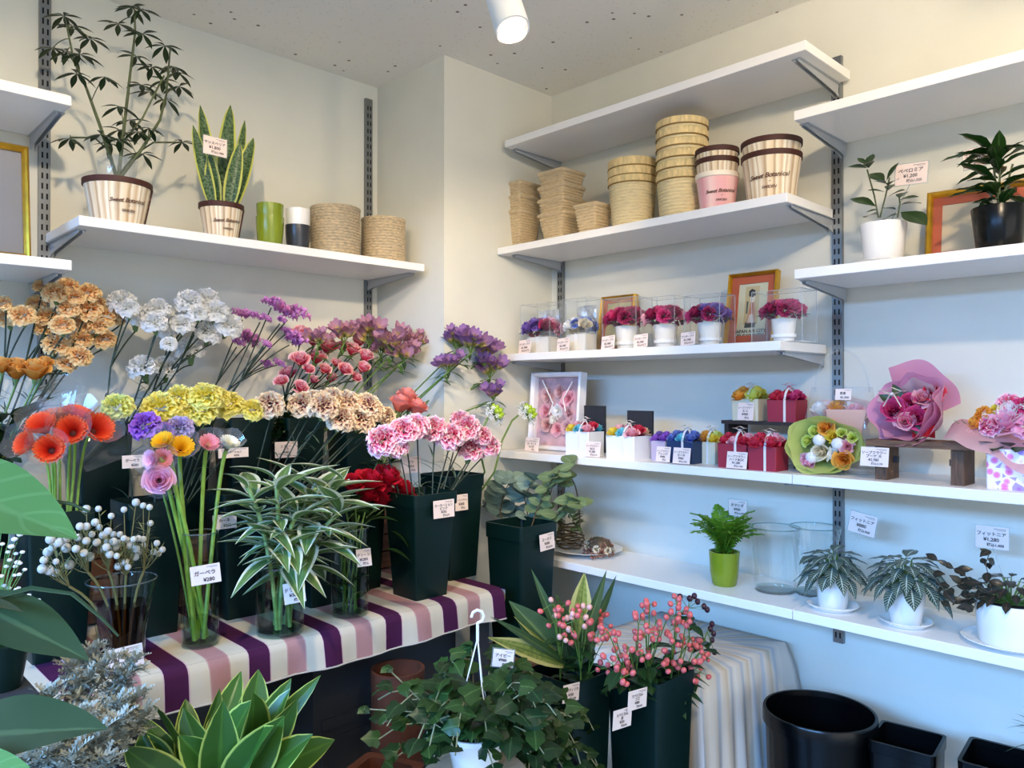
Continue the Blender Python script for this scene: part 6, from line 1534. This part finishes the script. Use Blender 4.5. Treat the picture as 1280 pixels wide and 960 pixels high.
hm.tube([hk + V((0, 0, -.04)), hk + V((0, 0, -.012))] + [hk + V((.009*sin(q), -.006*sin(q), .002 - .011*cos(q))) for q in (0, .8, 1.6, 2.4, 3.2, 4, 4.8)], .0028, 6)
obj('hook', hm, M_white, t)
L_ivy = leaf('ivy_leaf', '2c4a1e', vein='4d6b35', tr=.15, rough=.4); L_ivy2 = leaf('dark_ivy_leaf', '1d3519', vein='3a5530', tr=.12, rough=.35)
def ivyleaf(seed, mt):
    def make():
        out = [(0, 0), (-.12, .28), (.02, .50), (.30, .42), (.50, .44), (.68, .26), (1.0, 0), (.68, -.26), (.50, -.44), (.30, -.42), (.02, -.5), (-.12, -.28)]
        vs = [(.38, 0, .04)] + [(x, y, -.10*(x*x+y*y)*1.6 + .05*sin(seed+x*9+y*7)) for x, y in out]; uv = [(.5, .4)] + [(.5 + (.46 if y > 0 else -.46 if y < 0 else 0), x) for x, y in out]
        n_ = len(out); mb = MB().add(vs, [(0, 1+i, 1+(i+1) % n_) for i in range(n_)], uv); return mb.mesh('leaf', mt, angle=0)
    return once(('ivy', seed, mt.name), make)
ivs = [ivyleaf(i, L_ivy) for i in range(3)] + [ivyleaf(i, L_ivy2) for i in range(3)]
sm = MB(); rnd = random.Random(12); cnt = 0
for v_ in range(46):
    a = v_*2.4; R1 = rnd.uniform(.4, 1); hgt = rnd.uniform(.0, .19); reach = rnd.uniform(.05, .135)
    a0 = V((cos(a)*rt*.5, sin(a)*rt*.5, hp-.012)); m_ = V((cos(a)*reach*.8, sin(a)*reach*.8, hp + hgt)); e = V((cos(a)*reach*1.35, sin(a)*reach*1.35, hp + hgt*.5 - rnd.uniform(.0, .07)))
    pts = bez(a0, m_, e, 6); sm.tube(pts, .0012, 4)
    for j in range(1, 7):
        if cnt > 285: break
        an = rnd.uniform(0, 6.3); d = V((cos(an), sin(an), rnd.uniform(-.4, .3))); obj('leaf', ivs[rnd.randrange(6)], None, t, M=frame(pts[j] + V((0, 0, rnd.uniform(0, .014))), d, up=(-.45+rnd.uniform(-.4, .4), -.45+rnd.uniform(-.4, .4), .8), s=rnd.uniform(.026, .041))); cnt += 1
for path in ([(575, 925), (520, 890), (455, 886)], [(560, 910), (510, 860), (484, 835)], [(590, 900), (560, 895), (535, 905)]):
    sm.tube([at(x, y, 1.27) - base for x, y in path], .0012, 4)
    q = at(*path[-1], 1.27) - base
    for j in range(4): obj('leaf', ivs[j], None, t, M=frame(q, (cos(j*1.6), sin(j*1.6), -.2), up=(-.5, -.5, .7), s=.014))
obj('stem', sm, mat('pale_vine', '8d8a63', .6), t)
price_tag('price tag on a white stick among the ivy', at(629, 823, 1.36), _r + V((0, 0, -.1)), (0, 0, 1), 26*1.36/966, 22*1.36/966, ['アイビー', '¥980', '税込'], stake=base + V((.03, .0, hp)))
# second ivy behind, right of the basket
b2 = at(680, 960, 1.42); zb2 = ZF
t = thing('trailing_ivy', 'dark trailing ivy plant in a grey pot in front of the cordyline bucket', 'plant', (b2.x, b2.y, ZF)); hz = b2.z - ZF
obj('pot', MB().lathe([(.001, 0), (.055, 0), (.07, hz), (.066, hz), (.05, .02), (.001, .02)], 28), mat('grey_pot', '4a4c55', .6), t, angle=40)
sm = MB(); 
for v_ in range(26):
    a = v_*2.4; rch = rnd.uniform(.04, .10); pts = bez((0, 0, hz-.01), (cos(a)*rch*.7, sin(a)*rch*.7, hz + rnd.uniform(.06, .16)), (cos(a)*rch*1.2, sin(a)*rch*1.2, hz + rnd.uniform(-.05, .10)), 6); sm.tube(pts, .0012, 4)
    for j in range(1, 7): obj('leaf', ivs[rnd.randrange(6)], None, t, M=frame(pts[j], (rnd.uniform(-1, 1), rnd.uniform(-1, 1), rnd.uniform(-.4, .3)), up=(-.45+rnd.uniform(-.4, .4), -.45+rnd.uniform(-.4, .4), .8), s=rnd.uniform(.02, .032)))
obj('stem', sm, mat('pale_vine', '8d8a63', .6), t)

# ================================================================ cloth-covered table and bins by the right wall
M_wcloth = uvstripes('pale_striped_linen', [(0, 'd6d0c6'), (.2, 'd0c9be'), (.24, 'b4bcc6'), (.34, 'bac1ca'), (.38, 'd8d2c8'), (.52, 'cfc2ae'), (.60, 'c6b69e'), (.66, 'd8d3c9'), (.8, 'b3bbc6'), (.86, 'd3cdc3'), (.96, 'dad5cb')], 1, 0, .85, 'LINEAR', .0, weave=60)
ZW = .862; xw0, xw1, yw0, yw1 = 1.47, 1.885, .93, 1.32
t = thing('covered_table', 'small table draped in pale striped linen beside the black bin', 'table', (0, 0, ZF))
def arch(u, v):
    # flat top sheet, skirts hanging in folds; each corner of the square cloth hangs out as a cone
    a = 2*pi*u; hx, hy = (xw1-xw0)/2, (yw1-yw0)/2; cx, cy = (xw0+xw1)/2, (yw0+yw1)/2
    c_, s_ = cos(a), sin(a); m_ = max(abs(c_), abs(s_)); sx, sy = c_/m_, s_/m_       # square outline
    corner = (min(abs(c_), abs(s_))/m_)**7
    T = .34
    if v < T: f = v/T; return (cx + hx*sx*f, cy + hy*sy*f, ZW - ZF - .006*f**10)
    f = (v-T)/(1-T); n = V((c_, s_, 0)); fold = (.5+.5*sin(a*22 + 2*sin(a*3)))*.016*min(1, f*3)*(1-corner) + corner*.13*f**.8
    X_ = cx + hx*sx + (n.x*fold + .012*f*sx); Y_ = cy + hy*sy + n.y*fold + .012*f*sy
    return (min(X_, XR-.012), Y_, ZW - ZF - .006 - .012*min(1, f*8)*(1-corner*.5) - f*(ZW-ZF-.05))
mb = MB(); nu, nv = 240, 18; vs = []; uvs = []
for j in range(nv+1):
    for i in range(nu+1):
        q = arch(i/nu, j/nv); vs.append(q); uvs.append((i/nu*14, j/nv))
mb.add(vs, [(j*(nu+1)+i, j*(nu+1)+i+1, (j+1)*(nu+1)+i+1, (j+1)*(nu+1)+i) for j in range(nv) for i in range(nu)], uvs)
obj('linen', mb, M_wcloth, t, angle=0)
for sx in (xw0+.03, xw1-.03):
    for sy in (yw0+.03, yw1-.03): obj('leg', MB().box(sx-.012, sy-.012, 0, sx+.012, sy+.012, ZW-ZF-.02), M_rustic, t, smooth=False)
# big black bin
c = at(1029, 884, 1.70); zr = c.z
t = thing('black_bin', 'large round black bin with a thick rim against the right-hand wall', 'bin', (c.x-.02, c.y, ZF)); h = zr - ZF; r_ = 67*mpp(c)
obj('body', MB().lathe([(.001, 0), (r_*.78, 0), (r_*.95, h-.03), (r_*.93, h-.01), (r_*.76, .006), (.001, .006)], 48), M_black, t, angle=40)
obj('rim', MB().lathe([(r_*.95, h-.032), (r_*1.0, h-.030), (r_*1.0, h-.004), (r_*.985, h), (r_*.94, h), (r_*.925, h-.012)], 48), M_black, t, angle=40)
def sq_bin(lb, x, y, d, half, rz):
    c = at(x, y, d); t = thing('square_bin', lb, 'bin', (c.x, c.y, ZF), rz, 'small square black bins'); h = c.z - ZF; k_ = half*mpp(c)
    obj('body', MB().loft([(k_*.8, k_*.8, 0), (k_*.98, k_*.98, h-.02), (k_*.95, k_*.95, h-.005), (k_*.75, k_*.75, .004)], .16, 3, True, True), M_black, t, angle=35)
    obj('rim', MB().loft([(k_*.97, k_*.97, h-.024), (k_*1.02, k_*1.02, h-.022), (k_*1.03, k_*1.03, h), (k_*.93, k_*.93, h), (k_*.92, k_*.92, h-.012)], .16, 3, False, False), M_black, t, angle=35)
sq_bin('square black bin next to the large round bin', 1134, 922, 1.58, 37, .12)
sq_bin('square black bin at the photo corner, cut off by the edge', 1256, 948, 1.47, 44, .1)
t = thing('grass_tuft', 'few thin dark grass blades at the photo edge above the corner bin', 'plant', at(1312, 930, 1.45))
for i in range(12): obj('leaf', LM_grass, None, t, M=frame((0, 0, R0.uniform(0, .03)), (-.2+R0.uniform(-.3, .3), .8, R0.uniform(-.1, 1.0)), s=R0.uniform(.045, .075)))
obj('stem', MB().tube([(0, 0, -.3), (0, 0, .04)], .002, 5), M_stemd, t)

# ================================================================ bottom left: variegated plant, dusty miller, big leaves
base = at(275, 1010, 1.16)
t = thing('variegated_plant', 'leafy green plant with yellow-edged broad leaves under the table front', 'plant', (base.x, base.y, ZF)); hz = base.z - ZF; k = mpp(base)
obj('pot', MB().lathe([(.001, 0), (.075, 0), (.10, hz), (.105, hz), (.105, hz-.015), (.097, hz-.004), (.07, .01), (.001, .01)], 32), M_terra, t, angle=40)
obj('soil', MB().lathe([(.001, hz-.012), (.095, hz-.014)], 20), M_soil, t)
L_var = leaf('yellow_edged_leaf', '3a6020', 'b9c85f', .9, vein='4b7329', tr=.2, rough=.35)
lv = [(200, 882, 45, 0), (165, 930, 38, 0), (250, 930, 40, 0), (238, 880, 28, .02), (260, 905, 34, 0), (305, 888, 42, -.02), (298, 850, 30, .03), (328, 848, 34, .04), (365, 860, 26, .03), (340, 900, 44, -.03), (384, 905, 38, -.02), (395, 875, 22, 0), (412, 948, 40, 0), (180, 895, 20, .02), (285, 870, 20, .03), (350, 870, 30, 0), (150, 955, 36, -.03), (225, 945, 38, -.05), (300, 925, 40, -.06), (345, 940, 42, -.06), (215, 915, 34, -.02), (275, 945, 36, -.07), (380, 940, 36, -.05)]
for i, (x, y, wpx, dz) in enumerate(lv):
    tip = at(x, y, 1.16 + dz*2) - V(t.location); b_ = V((R0.uniform(-.04, .04), R0.uniform(-.04, .04), hz-.01)); bb = b_.lerp(tip, .18); d = tip - bb; L = d.length
    L = max(L, .1); me = leafmesh(('var', i), L_var, w=min(.66, wpx*k/L*1.3), droop=R0.uniform(.1, .35), fold=.2, nu=8, nv=10, peak=.52, sharp=.72, wave=.12)
    obj('leaf', me, None, t, M=frame(tip - d.normalized()*L + V((0, 0, .14*L*.4)), d + V((0, 0, .12*L)), up=(-.5+R0.uniform(-.9, .9), -.6+R0.uniform(-.9, .9), .5), s=L))
    obj('stem', MB().tube([b_, bb.lerp(tip, .1)], .003, 5), M_stemg, t)
# dusty miller
base = at(70, 1000, 1.08)
t = thing('dusty_miller', 'silvery felted dusty miller filling the lower corner beside the table', 'plant', (base.x, base.y, ZF)); hz = base.z - ZF
obj('pot', MB().lathe([(.001, 0), (.07, 0), (.095, hz), (.09, hz), (.065, .01), (.001, .01)], 28), M_terra, t, angle=40)
L_dm = leaf('silver_felt_leaf', 'a3a494', vein='bcbcae', tr=.12, rough=.85)
def lobed(seed):
    """sprig of small deeply lobed felted leaves"""
    def make():
        rnd = random.Random(seed); mb = MB()
        for k in range(7):
            a = k*2.4 + rnd.uniform(-.3, .3); M = frame((.10*k, 0, 0), (cos(a)*.8 + .5, sin(a)*.8, rnd.uniform(-.2, .9)), s=rnd.uniform(.55, .85)*(1-.05*k))
            mb.grid(lambda u, v: (v, (u-.5)*.13, -.22*v*v), 2, 4, M)
            for i in range(4):
                v = .25 + .7*i/3; L = .32*sin(pi*(.25+.6*i/3))
                for s in (-1, 1):
                    d = V((.6, s, rnd.uniform(0, .35))).normalized(); q = V((v, 0, -.22*v*v))
                    mb.grid(lambda u, w_: tuple(q + d*L*w_ + V((1, 0, 0))*(u-.5)*(.10+.10*sin(pi*min(1, w_*.8+.2)))), 1, 2, M)
        mb.tube([(0, 0, 0), (.7, 0, 0)], .02, 4)
        return mb.mesh('sprig', L_dm, angle=0)
    return once(('dm', seed), make)
sm = MB(); rnd = random.Random(3); n_ = 0
for (x, y, dd) in [(15, 925, 1.05), (40, 905, 1.02), (70, 925, 1.0), (100, 895, 1.05), (60, 870, 1.12), (120, 925, 1.02), (145, 885, 1.1), (105, 850, 1.17), (130, 835, 1.2), (155, 850, 1.2), (165, 830, 1.22), (90, 835, 1.2), (170, 875, 1.14), (30, 955, .98), (85, 955, .98), (130, 955, 1.0), (12, 890, 1.1), (180, 895, 1.12), (115, 815, 1.22), (148, 905, 1.05), (55, 945, .97)]:
    q = at(x, y, dd) - V(t.location); b_ = V((rnd.uniform(-.04, .04), rnd.uniform(-.04, .04), hz-.01)); pts = bez(b_, V((b_.x, b_.y, (b_.z+q.z)/2)), q, 5); sm.tube(pts, .002, 5)
    for j in range(13):
        a = j*2.4; f = 1 - .05*(j//3); p_ = b_.lerp(q, f) ; obj('sprig', lobed(j % 4), None, t, M=frame(p_, (cos(a), sin(a), 1.0 - .13*j + rnd.uniform(-.5, .5)), s=rnd.uniform(.022, .038))); n_ += 1
obj('stem', sm, mat('silver_stem', 'a8aea0', .8), t)
# gypsophila in a dark pot at the photo edge
base = at(-14, 800, 1.15)
t = thing('gypsophila', 'cloud of tiny white gypsophila flowers at the photo edge', 'flower', base); mb = MB()
gm = once('gyp', lambda: MB().ball(1, 6, 4, None, .7).mesh('floret', P_white, angle=0))
tips = [(2, 662, 3), (5, 645, 3), (3, 680, 3), (10, 690, 3), (8, 708, 3), (12, 700, 3), (25, 668, 4), (18, 674, 4), (14, 683, 4), (20, 692, 3), (22, 703, 4), (25, 704, 3), (19, 708, 3), (31, 712, 3), (18, 719, 3), (24, 718, 3), (5, 732, 3), (11, 735, 3), (20, 737, 3), (23, 735, 3), (36, 744, 3), (48, 750, 3), (35, 772, 4), (48, 776, 3), (42, 784, 3), (47, 792, 3), (15, 660, 3), (28, 690, 3), (2, 720, 3), (40, 760, 3)]
for i, (x, y, r_) in enumerate(tips):
    q = at(x, y, 1.15 + R0.uniform(-.03, .03)) - base; mb.tube(bez((0, 0, -.15), V((q.x*.3, q.y*.3, q.z*.6)), q, 5), .0006, 3); obj('floret', gm, None, t, M=Matrix.Translation(q) @ Matrix.Scale(r_*1.15/966, 4))
obj('stem', mb, M_stemg, t)
# dark-potted white-tipped plant at the very edge
base = at(2, 790, 1.12)
t = thing('heather_pot', 'dark green pot with white-tipped heather at the photo edge', 'plant', (base.x, base.y, base.z-.03))
obj('pot', MB().lathe([(.001, -.05), (.025, -.05), (.036, .015), (.033, .015), (.001, .01)], 24), M_green, t, angle=40)
for i in range(26):
    a = i*2.4; f = sqrt(i/26); q = V((cos(a)*.028*f, sin(a)*.028*f, .03 + .012*(1-f))); obj('floret', gm, None, t, M=Matrix.Translation(q) @ Matrix.Scale(.0048, 4))
obj('stem', MB().tube([(0, 0, .01), (0, 0, .03)], .018, 7), L_dark, t)
tag(obj('corner_shelf', MB().box(base.x-.10, base.y-.06, ZF, base.x+.035, base.y+.06, base.z-.081), M_deskgrey, smooth=False), 'dark grey cabinet at the photo edge carrying the heather pot', 'cabinet')
# large leaves of a plant standing just left of the photographer
proot = V((-.06, .62, ZF))
t = thing('broad_leaf_plant', 'large plant with broad glossy leaves reaching in from the photo edge', 'plant', proot)
obj('pot', MB().lathe([(.001, 0), (.12, 0), (.16, .34), (.15, .34), (.11, .02), (.001, .02)], 32), M_terra, t, angle=40)
L_big = leaf('broad_leaf', '67944f', vein='739e5b', veinscale=7, tr=.3, rough=.3); L_bigd = leaf('dark_broad_leaf', '3d4f33', vein='596a46', tr=.2, rough=.3)
crown = V((0, 0, .36)); sm = MB()
for i, (bx, by, tx, ty, wpx, dd, m_, up) in enumerate([(-150, 580, 93, 658, 104, .62, L_big, (-.3, -.5, 1)), (-120, 930, 125, 895, 95, .55, L_bigd, (-.2, -.4, 1)), (-60, 742, 108, 815, 62, .62, L_bigd, (-.3, -.5, 1)), (-150, 985, 26, 948, 70, .5, L_big, (-.3, -.5, 1)), (-140, 735, 30, 750, 45, .62, L_bigd, (.2, -.2, 1))]):
    a = at(bx, by, dd+.05) - proot; b_ = at(tx, ty, dd) - proot; d = b_ - a; L = d.length
    me = leafmesh(('big', i), m_, w=wpx*dd/966/L*1.25, droop=.06, fold=.12, nu=10, nv=14, peak=.45, sharp=.9, wave=.06)
    obj('leaf', me, None, t, M=frame(a, d, up=up, s=L)); sm.tube(bez(crown, V((a.x*.6, a.y*.6, a.z+.05)), a, 8), .004, 6)
obj('stem', sm, M_stemg, t)
for i, path in enumerate(([(-60, 760), (40, 735), (90, 742), (130, 775), (148, 795)], [(-40, 700), (30, 620), (90, 630), (112, 640)])):
    me = MB(); pts = [at(x, y, .66) - proot for x, y in path]; 
    q = []
    for a, b_ in zip(pts, pts[1:]): q += [a, a.lerp(b_, .5)]
    q.append(pts[-1]); obj('tendril', MB().tube(q, [.0025*(1-.7*j/len(q)) for j in range(len(q))], 6), L_bigd, t)
# ================================================================ lettering becomes plain mesh
bpy.context.view_layer.update()
dg = bpy.context.evaluated_depsgraph_get()
cache = {}
for o in [o for o in S.objects if o.type == 'FONT']:
    c = o.data; key = (c.body, round(c.size, 5), c.shear, c.materials[0].name)
    if key not in cache:
        me = bpy.data.meshes.new_from_object(o.evaluated_get(dg)); me.name = 'lettering'
        if not me.materials: me.materials.append(c.materials[0])
        cache[key] = me
    n_ = bpy.data.objects.new('lettering', cache[key]); COL.objects.link(n_); n_.parent = o.parent; n_.matrix_basis = o.matrix_basis
    bpy.data.objects.remove(o)
